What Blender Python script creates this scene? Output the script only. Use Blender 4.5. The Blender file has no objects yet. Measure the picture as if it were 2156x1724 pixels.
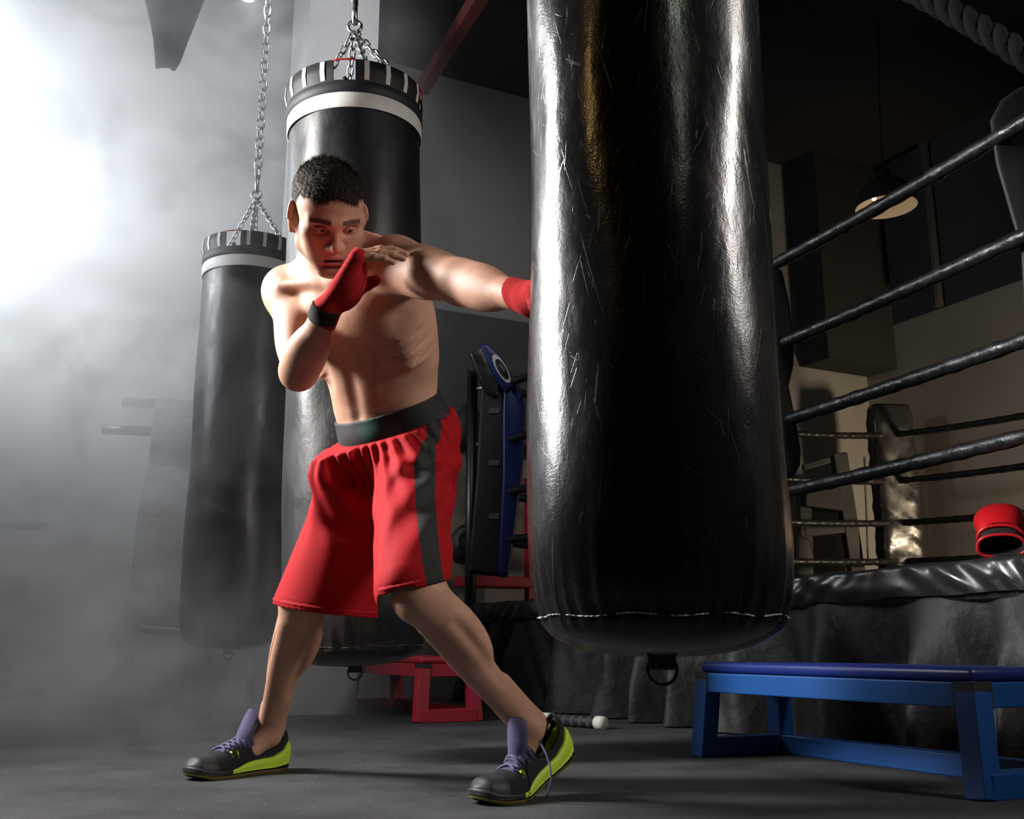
import bpy, math, random
import numpy as np
from mathutils import Vector, Matrix
random.seed(7); np.random.seed(7)
D = bpy.data; SC = bpy.context.scene; COL = SC.collection
rad = math.radians

QUICK = False
# ---------------------------------------------------------------- camera
FPX, CX, CY, TH, HC = 2150.0, 1078.0, 862.0, rad(13.04), 0.32
cam_d = D.cameras.new('camera'); cam = D.objects.new('camera', cam_d); COL.objects.link(cam)
cam_d.sensor_fit = 'HORIZONTAL'; cam_d.sensor_width = 36.0; cam_d.lens = 36.0*FPX/2156.0
cam_d.clip_start = 0.05; cam_d.clip_end = 60
cam.location = (0, 0, HC); cam.rotation_euler = (math.pi/2+TH, 0, 0)
SC.camera = cam

# ---------------------------------------------------------------- world, exposure
SC.view_settings.view_transform = 'Standard'; SC.view_settings.look = 'None'
SC.view_settings.gamma = 1.0; SC.view_settings.use_curve_mapping = False
SC.view_settings.exposure = 0.0
w = D.worlds.new('world'); SC.world = w; w.use_nodes = True
w.node_tree.nodes['Background'].inputs[0].default_value = (0.55, 0.6, 0.65, 1)
w.node_tree.nodes['Background'].inputs[1].default_value = 0.008
SC.cycles.max_bounces = 6; SC.cycles.diffuse_bounces = 3; SC.cycles.glossy_bounces = 3
SC.cycles.volume_bounces = 1; SC.cycles.transparent_max_bounces = 8
SC.cycles.volume_step_rate = 2.0; SC.cycles.volume_max_steps = 128
SC.cycles.use_denoising = True; SC.cycles.sample_clamp_indirect = 4.0

# ---------------------------------------------------------------- lights
def aim(o, loc, tgt):
    o.location = loc
    o.rotation_euler = (Vector(tgt)-Vector(loc)).to_track_quat('-Z', 'Y').to_euler()
def area(name, loc, tgt, sx, sy, power, col, spread=180):
    l = D.lights.new(name, 'AREA'); l.shape = 'RECTANGLE'; l.size = sx; l.size_y = sy
    l.energy = power; l.color = col; l.spread = rad(spread)
    o = D.objects.new(name, l); COL.objects.link(o); aim(o, loc, tgt); return o
def spot(name, loc, tgt, power, col, size=60, blend=0.5, r=0.1):
    l = D.lights.new(name, 'SPOT'); l.energy = power; l.color = col
    l.spot_size = rad(size); l.spot_blend = blend; l.shadow_soft_size = r
    o = D.objects.new(name, l); COL.objects.link(o); aim(o, loc, tgt); return o
def point(name, loc, power, col, r=0.05):
    l = D.lights.new(name, 'POINT'); l.energy = power; l.color = col; l.shadow_soft_size = r
    o = D.objects.new(name, l); COL.objects.link(o); o.location = loc; return o
area('strip_softbox_left', (-2.45, 2.5, 2.05), (-0.25, 2.2, 1.1), 0.32, 1.3, 98, (1.0, 0.97, 0.95), 110)
area('strip_softbox_right', (2.35, 1.15, 2.1), (-0.1, 2.3, 0.9), 0.17, 0.95, 11.5, (1.0, 0.92, 0.87), 90)
spot('smoke_backlight', (-3.5, 4.55, 2.9), (-1.0, 5.35, 2.3), 1450, (0.95, 0.98, 1.0), 125, 0.9, 0.3)
spot('smoke_side_light', (-4.1, 3.4, 2.5), (-1.6, 5.3, 2.2), 2300, (0.93, 0.97, 1.0), 90, 0.9, 0.25)  # second spot, added out of frame to brighten the smoke
area('column_fill_light', (0.2, 2.9, 4.25), (-0.9, 5.0, 3.4), 0.4, 0.4, 9, (0.98, 0.98, 1.0), 60)  # fill light added to brighten the column, not a lamp of the gym
area('warm_gym_light', (4.6, 5.4, 0.95), (3.3, 7.9, 1.2), 0.4, 0.4, 55, (1.0, 0.78, 0.52), 120)
area('far_gym_light', (1.2, 4.2, 4.2), (0.5, 6.9, 2.6), 0.5, 0.5, 2.5, (0.92, 0.96, 1.0), 70)
area('amber_lamp_behind_camera', (-2.25, -0.3, 2.75), (0.2, 1.5, 1.1), 0.07, 0.6, 0.45, (1.0, 0.62, 0.2), 60)
area('green_lamp_behind_camera', (1.5, -1.2, 2.95), (0.2, 1.5, 1.1), 0.09, 0.7, 0.35, (0.85, 0.95, 0.75), 60)

# ---------------------------------------------------------------- pixel helper (frame pixels -> a point at depth Y)
def ray(px, py):
    u = (px-CX)/FPX; v = (CY-py)/FPX
    return np.array([u, math.cos(TH)-v*math.sin(TH), math.sin(TH)+v*math.cos(TH)])
def P(px, py, Y):
    r = ray(px, py); return np.array([0, 0, HC]) + r*(Y/r[1])
def view_basis(px, py):
    B = -ray(px, py); B = B/np.linalg.norm(B)
    R = np.cross(np.array([0, 0, 1.0]), B); R /= np.linalg.norm(R)
    return R, np.cross(B, R), B
def nz(v):
    v = np.asarray(v, float); return v/np.linalg.norm(v)

# ---------------------------------------------------------------- object helpers
def tag(o, label=None, cat=None, group=None, kind=None):
    if label: o['label'] = label
    if cat: o['category'] = cat
    if group: o['group'] = group
    if kind: o['kind'] = kind
    return o
def empty(name, loc=(0, 0, 0), rz=0.0):
    o = D.objects.new(name, None); COL.objects.link(o); o.location = loc; o.rotation_euler = (0, 0, rz)
    o.empty_display_size = 0.05; return o
def mesh_obj(name, V, F, mat, parent=None, smooth=True, local=False):
    """V are world coordinates when parent is at the origin; with local=True they are in the parent's frame"""
    me = D.meshes.new(name)
    me.from_pydata([tuple(map(float, v)) for v in V] if not isinstance(V, np.ndarray) else V.tolist(), [],
                   F if not isinstance(F, np.ndarray) else F.tolist())
    me.validate(); me.update()
    if mat:
        for m_ in (mat if isinstance(mat, (list, tuple)) else [mat]): me.materials.append(m_)
    if smooth: me.polygons.foreach_set('use_smooth', [True]*len(me.polygons))
    o = D.objects.new(name, me); COL.objects.link(o)
    if parent: o.parent = parent
    return o
def copy_tree(o, parent=None):
    c = o.copy(); COL.objects.link(c); c.parent = parent
    for ch in [x for x in D.objects if x.parent == o]: copy_tree(ch, c)
    return c

class MB:
    def __init__(s): s.V = []; s.F = []; s.M = []
    def add(s, V, F, mi=0):
        n = len(s.V); s.V += [tuple(map(float, v)) for v in V]; s.F += [tuple(int(i)+n for i in f) for f in F]; s.M += [mi]*len(F)
    def build(s, name, mat, parent=None, smooth=True, bevel=0, seg=2):
        o = mesh_obj(name, s.V, s.F, mat, parent, smooth)
        if len(set(s.M)) > 1: o.data.polygons.foreach_set('material_index', s.M)
        if bevel:
            b = o.modifiers.new('bevel', 'BEVEL'); b.width = bevel; b.segments = seg; b.limit_method = 'ANGLE'; b.angle_limit = rad(40)
        if smooth and bevel == 0 and False: pass
        return o
    def box(s, c, half, ax=None, mi=0):
        A = np.eye(3) if ax is None else np.array(ax, float)
        V = [np.array(c)+sum(A[i]*half[i]*g[i] for i in range(3)) for g in
             [(-1,-1,-1),(1,-1,-1),(1,1,-1),(-1,1,-1),(-1,-1,1),(1,-1,1),(1,1,1),(-1,1,1)]]
        s.add(V, [(0,3,2,1),(4,5,6,7),(0,1,5,4),(1,2,6,5),(2,3,7,6),(3,0,4,7)], mi); return s
    def beam(s, a, b, w_, h_, up=(0,0,1), mi=0):
        a = np.array(a, float); b = np.array(b, float); d = b-a; L = np.linalg.norm(d); d /= L
        u = np.array(up, float); u -= d*u.dot(d); u = nz(u); sd = np.cross(d, u)
        return s.box((a+b)/2, (L/2, w_/2, h_/2), (d, sd, u), mi)
    def tube(s, pts, r, n=10, caps=True, closed=False, mi=0, squash=None, up0=None):
        pts = np.array(pts, float); m = len(pts); rr = np.broadcast_to(np.array(r, float), (m,))
        T = np.zeros_like(pts)
        if closed: T = np.roll(pts, -1, 0)-np.roll(pts, 1, 0)
        else:
            T[1:-1] = pts[2:]-pts[:-2]; T[0] = pts[1]-pts[0]; T[-1] = pts[-1]-pts[-2]
        T /= np.linalg.norm(T, axis=1)[:, None]+1e-12
        u = np.array(up0 if up0 is not None else ((0, 0, 1.0) if abs(T[0][2]) < .9 else (1.0, 0, 0)), float)
        V = []
        for i in range(m):
            u = u-T[i]*u.dot(T[i]); u = u/np.linalg.norm(u); v = np.cross(T[i], u)
            for k in range(n):
                a = 2*math.pi*k/n
                V.append(pts[i]+rr[i]*(math.cos(a)*u*(squash or 1)+math.sin(a)*v))
        F = []
        mm = m if closed else m-1
        for i in range(mm):
            j = (i+1) % m
            for k in range(n):
                F.append((i*n+k, i*n+(k+1) % n, j*n+(k+1) % n, j*n+k))
        if caps and not closed:
            F.append(tuple(range(n-1, -1, -1))); F.append(tuple((m-1)*n+k for k in range(n)))
        s.add(V, F, mi); return s
    def lathe(s, prof, n=48, c=(0, 0, 0), f=None, mi=0, a0=0, a1=2*math.pi, cap=False):
        """prof: (r,z) list; f(a, r, z)->(r,z) may displace"""
        full = abs(a1-a0-2*math.pi) < 1e-6; m = n if full else n+1; V = []
        for (r, z) in prof:
            for k in range(m):
                a = a0+(a1-a0)*k/n; r2, z2 = (r, z) if f is None else f(a, r, z)
                V.append((c[0]+r2*math.cos(a), c[1]+r2*math.sin(a), c[2]+z2))
        F = []
        for i in range(len(prof)-1):
            for k in range(n):
                k2 = (k+1) % m
                F.append((i*m+k, i*m+k2, (i+1)*m+k2, (i+1)*m+k))
        if cap and full:
            F.append(tuple(range(m-1, -1, -1))); F.append(tuple((len(prof)-1)*m+k for k in range(m)))
        s.add(V, F, mi); return s
    def ext(s, poly, a, b, mi=0):
        """prism: poly = list of 3D points, extruded by vector b-a offsets"""
        n = len(poly); V = [np.array(p)+np.array(a) for p in poly]+[np.array(p)+np.array(b) for p in poly]
        F = [tuple(range(n-1, -1, -1)), tuple(range(n, 2*n))]+[(i, (i+1) % n, n+(i+1) % n, n+i) for i in range(n)]
        s.add(V, F, mi); return s

# ---------------------------------------------------------------- materials
def mat(name, col, rough=0.6, metal=0.0, spec=0.5, coat=0.0, sss=0.0, noise=None, bump=None, sheen=0.0, emit=None, rvar=None):
    """noise=(scale, amount, detail): colour variation; bump=(scale, strength, distance)"""
    m = D.materials.new(name); m.use_nodes = True; nt = m.node_tree; b = nt.nodes['Principled BSDF']
    b.inputs['Base Color'].default_value = (*col, 1); b.inputs['Roughness'].default_value = rough
    b.inputs['Metallic'].default_value = metal; b.inputs['Specular IOR Level'].default_value = spec
    b.inputs['Coat Weight'].default_value = coat; b.inputs['Sheen Weight'].default_value = sheen
    if sss:
        b.inputs['Subsurface Weight'].default_value = sss
        b.inputs['Subsurface Radius'].default_value = (0.012, 0.005, 0.003); b.inputs['Subsurface Scale'].default_value = 0.6
    if emit: b.inputs['Emission Color'].default_value = (*emit[0], 1); b.inputs['Emission Strength'].default_value = emit[1]
    tc = nt.nodes.new('ShaderNodeTexCoord')
    if noise:
        n = nt.nodes.new('ShaderNodeTexNoise'); n.inputs['Scale'].default_value = noise[0]; n.inputs['Detail'].default_value = noise[2] if len(noise) > 2 else 4
        nt.links.new(tc.outputs['Object'], n.inputs['Vector'])
        mp = nt.nodes.new('ShaderNodeMapRange'); mp.inputs[1].default_value = .3; mp.inputs[2].default_value = .7
        mp.inputs[3].default_value = 1-noise[1]; mp.inputs[4].default_value = 1+noise[1]
        nt.links.new(n.outputs[0], mp.inputs[0])
        mx = nt.nodes.new('ShaderNodeVectorMath'); mx.operation = 'SCALE'; mx.inputs[0].default_value = col
        nt.links.new(mp.outputs[0], mx.inputs['Scale']); nt.links.new(mx.outputs[0], b.inputs['Base Color'])
    if bump:
        n = nt.nodes.new('ShaderNodeTexNoise'); n.inputs['Scale'].default_value = bump[0]; n.inputs['Detail'].default_value = 5
        nt.links.new(tc.outputs['Object'], n.inputs['Vector'])
        bp = nt.nodes.new('ShaderNodeBump'); bp.inputs['Strength'].default_value = bump[1]; bp.inputs['Distance'].default_value = bump[2]
        nt.links.new(n.outputs[0], bp.inputs['Height']); nt.links.new(bp.outputs[0], b.inputs['Normal'])
    if rvar:
        n = nt.nodes.new('ShaderNodeTexNoise'); n.inputs['Scale'].default_value = rvar[0]; n.inputs['Detail'].default_value = 6
        nt.links.new(tc.outputs['Object'], n.inputs['Vector'])
        mp = nt.nodes.new('ShaderNodeMapRange'); mp.inputs[1].default_value = .35; mp.inputs[2].default_value = .65
        mp.inputs[3].default_value = rvar[1]; mp.inputs[4].default_value = rvar[2]
        nt.links.new(n.outputs[0], mp.inputs[0]); nt.links.new(mp.outputs[0], b.inputs['Roughness'])
    return m
def vinyl(name, col, r0, r1, scr=1.0):
    """scuffed vinyl: fine weave, long scratches, patches of duller shine"""
    m = mat(name, col, r0, spec=0.5); nt = m.node_tree; b = nt.nodes['Principled BSDF']; L = nt.links
    tc = nt.nodes.new('ShaderNodeTexCoord')
    def node(t, **k):
        n = nt.nodes.new(t)
        for a, v in k.items(): setattr(n, a, v)
        return n
    sx_ = node('ShaderNodeSeparateXYZ'); L.new(tc.outputs['Object'], sx_.inputs[0])
    at_ = node('ShaderNodeMath', operation='ARCTAN2'); L.new(sx_.outputs[1], at_.inputs[0]); L.new(sx_.outputs[0], at_.inputs[1])
    ml_ = node('ShaderNodeMath', operation='MULTIPLY'); L.new(at_.outputs[0], ml_.inputs[0]); ml_.inputs[1].default_value = .2
    cb_ = node('ShaderNodeCombineXYZ'); L.new(ml_.outputs[0], cb_.inputs[0]); L.new(sx_.outputs[2], cb_.inputs[1])
    def wave_scratch(rot, sc, seed, th=.66):
        mp = node('ShaderNodeMapping'); mp.vector_type = 'TEXTURE'; mp.inputs['Rotation'].default_value = (0, 0, rot); mp.inputs['Scale'].default_value = (1/sc[0], 1/sc[1], 1); mp.inputs['Location'].default_value = (seed, seed*.7, 0)
        L.new(cb_.outputs[0], mp.inputs[0])
        n = node('ShaderNodeTexNoise'); n.inputs['Scale'].default_value = 1.0; n.inputs['Detail'].default_value = 2; n.inputs['Distortion'].default_value = .9
        L.new(mp.outputs[0], n.inputs['Vector'])
        r = node('ShaderNodeMapRange'); r.inputs[1].default_value = th; r.inputs[2].default_value = th+.035; r.inputs[3].default_value = 0; r.inputs[4].default_value = 1
        L.new(n.outputs[0], r.inputs[0]); return r.outputs[0]
    s = [wave_scratch(.28, (230, 9), 1.3, .70), wave_scratch(-.42, (260, 12), 4.1, .70), wave_scratch(.95, (240, 14), 8.7, .72), wave_scratch(-.12, (220, 7), 2.2, .70)]
    a0_ = node('ShaderNodeMath', operation='MAXIMUM'); L.new(s[0], a0_.inputs[0]); L.new(s[3], a0_.inputs[1]); s[0] = a0_.outputs[0]
    a = node('ShaderNodeMath', operation='MAXIMUM'); L.new(s[0], a.inputs[0]); L.new(s[1], a.inputs[1])
    a2 = node('ShaderNodeMath', operation='MAXIMUM'); L.new(a.outputs[0], a2.inputs[0]); L.new(s[2], a2.inputs[1])
    # patches
    n = node('ShaderNodeTexNoise'); n.inputs['Scale'].default_value = 5.5; n.inputs['Detail'].default_value = 7; n.inputs['Roughness'].default_value = .62
    mp = node('ShaderNodeMapping'); mp.inputs['Scale'].default_value = (1.6, 1.6, .8); L.new(tc.outputs['Object'], mp.inputs[0]); L.new(mp.outputs[0], n.inputs['Vector'])
    pr = node('ShaderNodeMapRange'); pr.inputs[1].default_value = .38; pr.inputs[2].default_value = .68; pr.inputs[3].default_value = r0; pr.inputs[4].default_value = r1
    L.new(n.outputs[0], pr.inputs[0])
    ad = node('ShaderNodeMath', operation='MULTIPLY_ADD'); L.new(a2.outputs[0], ad.inputs[0]); ad.inputs[1].default_value = .16*scr; L.new(pr.outputs[0], ad.inputs[2])
    L.new(ad.outputs[0], b.inputs['Roughness'])
    # weave + scratches as bump
    wv = node('ShaderNodeTexVoronoi'); wv.inputs['Scale'].default_value = 300; L.new(tc.outputs['Object'], wv.inputs['Vector'])
    b1 = node('ShaderNodeBump'); b1.inputs['Strength'].default_value = .10; b1.inputs['Distance'].default_value = .001; L.new(wv.outputs[0], b1.inputs['Height'])
    lump = node('ShaderNodeTexNoise'); lump.inputs['Scale'].default_value = 9; lump.inputs['Detail'].default_value = 4; L.new(mp.outputs[0], lump.inputs['Vector'])
    b2 = node('ShaderNodeBump'); b2.inputs['Strength'].default_value = .45; b2.inputs['Distance'].default_value = .006; L.new(lump.outputs[0], b2.inputs['Height']); L.new(b1.outputs[0], b2.inputs['Normal'])
    b3 = node('ShaderNodeBump'); b3.inputs['Strength'].default_value = .17*scr; b3.inputs['Distance'].default_value = .0015; L.new(a2.outputs[0], b3.inputs['Height']); L.new(b2.outputs[0], b3.inputs['Normal'])
    L.new(b3.outputs[0], b.inputs['Normal'])
    # the scratches are scuffed paler
    mx = node('ShaderNodeMix'); mx.data_type = 'RGBA'; mx.inputs[6].default_value = (*col, 1); mx.inputs[7].default_value = (min(1, col[0]+.012*scr), min(1, col[1]+.012*scr), min(1, col[2]+.013*scr), 1)
    L.new(a2.outputs[0], mx.inputs[0]); L.new(mx.outputs[2], b.inputs['Base Color'])
    return m

M = dict(
    wall=mat('grey_plaster', (.15, .152, .154), .9, noise=(1.5, .08, 6), bump=(30, .15, .004)),
    wall_dark=mat('charcoal_paint', (.035, .036, .038), .8, noise=(3, .2, 6)),
    beige=mat('beige_paint', (.30, .265, .215), .9, noise=(1.2, .08, 6)),
    ceil=mat('black_ceiling_paint', (.012, .012, .012), .9),
    lower=mat('lower_wall_paint', (.20, .19, .175), .9, noise=(1.5, .1, 6)),
    column=mat('grey_column_paint', (.36, .365, .37), .85, noise=(2, .08, 5)),
    vinyl=vinyl('scuffed_black_vinyl', (.008, .008, .009), .15, .31),
    vinyl2=vinyl('worn_black_vinyl', (.012, .012, .013), .31, .52, .8),
    apron=mat('black_glossy_vinyl', (.02, .02, .021), .27, rvar=(14, .2, .42)),
    skirt=mat('black_skirt_cloth', (.008, .008, .008), .65, noise=(8, .2, 5), bump=(9, .8, .02)),
    white=mat('white_vinyl', (.75, .74, .72), .55, noise=(25, .05)),
    stripe=mat('white_webbing', (.7, .68, .65), .7),
    black=mat('black_webbing', (.015, .015, .016), .6, bump=(300, .3, .001)),
    red_trim=mat('red_trim', (.5, .02, .03), .5), dullred=mat('dull_red_steel', (.10, .008, .01), .7),
    chrome=mat('galvanised_chain', (.55, .55, .55), .32, 1.0, rvar=(60, .25, .5)),
    steel=mat('dark_steel', (.08, .08, .085), .4, 1.0),
    rope=mat('black_taped_rope', (.012, .012, .013), .38, bump=(45, .6, .006), rvar=(30, .25, .5)),
    bluepaint=mat('blue_powder_coat', (.002, .058, .23), .42, bump=(150, .1, .001)),
    bluepad=mat('navy_vinyl', (.008, .02, .14), .35, bump=(40, .2, .003)),
    redpaint=mat('red_powder_coat', (.36, .012, .028), .5),
    greypad=mat('grey_foam_cover', (.11, .113, .114), .85, noise=(4, .15, 6)),
    tape=mat('white_sports_tape', (.62, .6, .55), .8, bump=(60, .4, .002)),
    warmin=mat('enamel_shade_inside', (.75, .62, .48), .45),
    rubber=mat('rubber_tyre', (.05, .05, .06), .8),
    sisal=mat('twisted_rope_fibre', (.007, .007, .007), .9, spec=.12, bump=(220, .5, .002)),
)
def floor_mat():
    m = mat('rubber_floor', (.05, .05, .051), .8, spec=.2); nt = m.node_tree; b = nt.nodes['Principled BSDF']; L = nt.links
    tc = nt.nodes.new('ShaderNodeTexCoord')
    n1 = nt.nodes.new('ShaderNodeTexNoise'); n1.inputs['Scale'].default_value = 2.2; n1.inputs['Detail'].default_value = 9; n1.inputs['Roughness'].default_value = .65
    n2 = nt.nodes.new('ShaderNodeTexNoise'); n2.inputs['Scale'].default_value = 420; n2.inputs['Detail'].default_value = 2
    v = nt.nodes.new('ShaderNodeTexVoronoi'); v.inputs['Scale'].default_value = 30
    for x in (n1, n2, v): L.new(tc.outputs['Object'], x.inputs['Vector'])
    r1 = nt.nodes.new('ShaderNodeMapRange'); r1.inputs[1].default_value = .3; r1.inputs[2].default_value = .75; r1.inputs[3].default_value = .5; r1.inputs[4].default_value = 1.7
    L.new(n1.outputs[0], r1.inputs[0])
    r2 = nt.nodes.new('ShaderNodeMapRange'); r2.inputs[1].default_value = .3; r2.inputs[2].default_value = .7; r2.inputs[3].default_value = .6; r2.inputs[4].default_value = 1.45
    L.new(n2.outputs[0], r2.inputs[0])
    mu = nt.nodes.new('ShaderNodeMath'); mu.operation = 'MULTIPLY'; L.new(r1.outputs[0], mu.inputs[0]); L.new(r2.outputs[0], mu.inputs[1])
    # pale specks of grit
    r3 = nt.nodes.new('ShaderNodeMapRange'); r3.inputs[1].default_value = .04; r3.inputs[2].default_value = .08; r3.inputs[3].default_value = 1; r3.inputs[4].default_value = 0
    L.new(v.outputs['Distance'], r3.inputs[0])
    sp = nt.nodes.new('ShaderNodeMath'); sp.operation = 'GREATER_THAN'; sp.inputs[1].default_value = .62; L.new(v.outputs['Color'], sp.inputs[0])
    s2 = nt.nodes.new('ShaderNodeMath'); s2.operation = 'MULTIPLY'; L.new(r3.outputs[0], s2.inputs[0]); L.new(sp.outputs[0], s2.inputs[1])
    sc = nt.nodes.new('ShaderNodeVectorMath'); sc.operation = 'SCALE'; sc.inputs[0].default_value = (.046, .046, .047); L.new(mu.outputs[0], sc.inputs['Scale'])
    mx = nt.nodes.new('ShaderNodeMix'); mx.data_type = 'RGBA'; L.new(s2.outputs[0], mx.inputs[0]); L.new(sc.outputs[0], mx.inputs[6]); mx.inputs[7].default_value = (.35, .35, .35, 1)
    L.new(mx.outputs[2], b.inputs['Base Color'])
    bp = nt.nodes.new('ShaderNodeBump'); n4 = nt.nodes.new('ShaderNodeTexNoise'); n4.inputs['Scale'].default_value = 60; n4.inputs['Detail'].default_value = 8; n4.inputs['Roughness'].default_value = .75; L.new(tc.outputs['Object'], n4.inputs['Vector'])
    bp.inputs['Strength'].default_value = .7; bp.inputs['Distance'].default_value = .004; L.new(n4.outputs[0], bp.inputs['Height']); L.new(bp.outputs[0], b.inputs['Normal'])
    return m
M['floor'] = floor_mat()
# ================================================================ the room
U3 = np.array([-.447, .894, 0]); V3 = np.array([.894, .447, 0]); Z3 = np.array([0, 0, 1.0])
FC = np.array([-.105, 6.23, 0])                     # ring corner seen beside the leg
def G(u, v, z=0.0): return FC+U3*u+V3*v+Z3*z        # gym coordinates: u along the near ropes, v along the back wall
AX = (U3, V3, Z3)
CH = 4.43
def struct(name, mb, m, bevel=0):
    o = mb.build(name, m, None, smooth=False, bevel=bevel); o['kind'] = 'structure'; return o
def slab(c, h): return MB().box(c, h, AX)
struct('floor', slab(G(-3.6, -1, -.05), (4.9, 6.0, .05)), M['floor'])
struct('ceiling', slab(G(-3.6, -1, CH+.05), (4.9, 6.0, .05)), M['ceil'])
struct('wall_back', slab(G(.75, -1.2, (CH+2.6)/2), (.05, 5.2, (CH-2.6)/2)), M['wall'])
struct('wall_back_lower', slab(G(.75, -1.2, 1.3), (.05, 5.2, 1.3)), M['lower'])
struct('wall_right', slab(G(-3.6, 3.98, 2.98/2), (4.35, .05, 2.98/2)), M['beige'])
struct('wall_right_upper', slab(G(-3.6, 3.98, (2.98+CH)/2), (4.35, .05, (CH-2.98)/2)), M['wall_dark'])
struct('wall_left', slab(G(-3.6, -6.2, CH/2), (4.35, .05, CH/2)), M['wall_dark'])
struct('wall_front', slab(G(-8.1, -1.1, CH/2), (.05, 5.1, CH/2)), M['wall_dark'])
# black banner board on the back wall
bn = slab(G(.67, .55, 2.12), (.02, 1.25, .48)).build('wall_board', M['wall_dark'], smooth=False)
tag(bn, 'wide black board fixed high on the grey back wall behind the punching arm', 'wall board')
# square column behind the striped bag
a = P(643, 200, 5.0); cl = np.array([a[0], a[1], 0])
dv = (cl-FC).dot(V3); du = (cl-FC).dot(U3)
struct('column', slab(G(du+.19, dv+.20, CH/2), (.19, .20, CH/2)), M['column'])
struct('trim_corner_pier', slab(G(.52, 3.55, CH/2+1.3), (.16, .38, CH/2-1.3)), M['ceil'])
struct('trim_pipe', MB().tube([G(-.15, 3.89, 2.99), G(-.15, 3.89, CH)], .04, 10), M['wall_dark'])
struct('ceiling_joist', MB().beam(P(890, 185, 6.4), P(1030, -40, 4.6), .07, .09), M['dullred'])

# ================================================================ the boxing ring
ring = empty('boxing_ring', tuple(G(-1.95, 1.7)))
tag(ring, 'raised boxing ring with black taped ropes, glossy apron and black cloth skirt', 'boxing ring')
ring_parent_inv = Matrix.Translation(ring.location).inverted()
def rp(o):                                            # parent while keeping world coordinates
    o.parent = ring; o.matrix_parent_inverse = ring_parent_inv; return o
RL, RW, RH = 3.95, 3.4, .565
rp(slab(G(-RL/2+.06, RW/2, RH-.06), (RL/2+.1, RW/2+.1, .055)).build('canvas', M['apron'], smooth=False, bevel=.02))
# glossy apron strip along the near side, with creases
def apron_strip():
    mb = MB(); n, m = 420, 14; V = []
    for i in range(n+1):
        u = .18-(RL+.35)*i/n
        for j in range(m+1):
            t = j/m; z = RH+.008-.105*t
            cr = .006*math.sin(u*23+3*math.sin(u*7)+t*4)*math.sin(math.pi*min(1, t*1.1))+.004*math.sin(u*61+t*9*math.sin(u*5))
            if t > .78: cr += .0035*math.sin(u*260)*min(1, (t-.78)*12)
            out = .105+.012*math.sin(math.pi*t)+cr+(.012*(1-math.cos(min(1, t*6)*math.pi))/2)
            if j == 0: out = .06
            V.append(G(u, -out, z+.004*math.sin(u*3.1)+.0025*math.sin(u*17)))
    F = [(i*(m+1)+j, (i+1)*(m+1)+j, (i+1)*(m+1)+j+1, i*(m+1)+j+1) for i in range(n) for j in range(m)]
    mb.add(V, F)
    # end strip along the far side
    V = []
    for i in range(60):
        v = -.118+(RW+.2)*i/59
        for j in range(4): V.append(G(.17+.01*math.sin(v*20), v, RH+.008-.105*j/3))
    mb.add(V, [(i*4+j, i*4+j+1, (i+1)*4+j+1, (i+1)*4+j) for i in range(59) for j in range(3)])
    return mb
ap = rp(apron_strip().build('apron', M['apron']))
def skirt():
    mb = MB(); n, m = 520, 16; V = []
    for i in range(n+1):
        u = .16-(RL+.33)*i/n
        ph = u*17+1.7*math.sin(u*3.3)
        for j in range(m+1):
            t = j/m; z = (RH-.09)*(1-t)+.006*t
            fold = (.05+.045*t)*(math.sin(ph+.5*t*math.sin(u*4))) + .012*math.sin(ph*2.3+t*3)+.010*math.sin(u*37+t*6)
            V.append(G(u, -.085-.05*t-fold*(.25+.75*min(1, t*2.2)), z))
    mb.add(V, [(i*(m+1)+j, (i+1)*(m+1)+j, (i+1)*(m+1)+j+1, i*(m+1)+j+1) for i in range(n) for j in range(m)])
    V = []
    for i in range(200):
        v = -.1+(RW+.2)*i/199
        for j in range(5): V.append(G(.16+.02*math.sin(v*15)*(j/4), v, (RH-.09)*(1-j/4)+.004))
    mb.add(V, [(i*5+j, i*5+j+1, (i+1)*5+j+1, (i+1)*5+j) for i in range(199) for j in range(4)])
    return mb
rp(skirt().build('skirt', M['skirt']))
HTS = [RH+.375, RH+.665, RH+.985, RH+1.345]; SAG = [.045, .06, .07, .095]
def rope_pts(a, b, z, sag, n=90):
    out = []
    for i in range(n+1):
        t = i/n; p = a*(1-t)+b*t; out.append((p[0], p[1], z-sag*4*t*(1-t)))
    return np.array(out)
cor = [G(0, 0), G(-RL, 0), G(-RL, RW), G(0, RW)]
for s_ in range(4):
    a, b = cor[s_], cor[(s_+1) % 4]
    for z, sg in zip(HTS, SAG):
        pts = rope_pts(a, b, z, sg, 260)
        rr = [.0245+.0022*math.sin(i*.9)*math.sin(i*.23)+.001*random.random() for i in range(len(pts))]
        rp(MB().tube(pts, rr, 12).build('rope', M['rope']))
# posts
for i, c in enumerate(cor):
    o = (c-G(-RL/2, RW/2)); o[2] = 0; o = nz(o)
    rp(MB().tube([c+o*.16, c+o*.16+Z3*2.02], .035, 14).build('corner_post', M['steel']))
    for z in HTS:
        rp(MB().tube([c+o*.15+Z3*z, c+Z3*z], .014, 8).build('turnbuckle', M['chrome']))
# corner pads
def pad_prism(name, pix, Y, thick, mats, bevel=.03, seg=4, dx=0.0):
    poly = [P(x, y, Y) for x, y in pix]
    mb = MB().ext(poly, (0, 0, 0), (dx*thick, thick, 0)); o = mb.build(name, mats, smooth=True, bevel=bevel, seg=seg); return o
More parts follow.
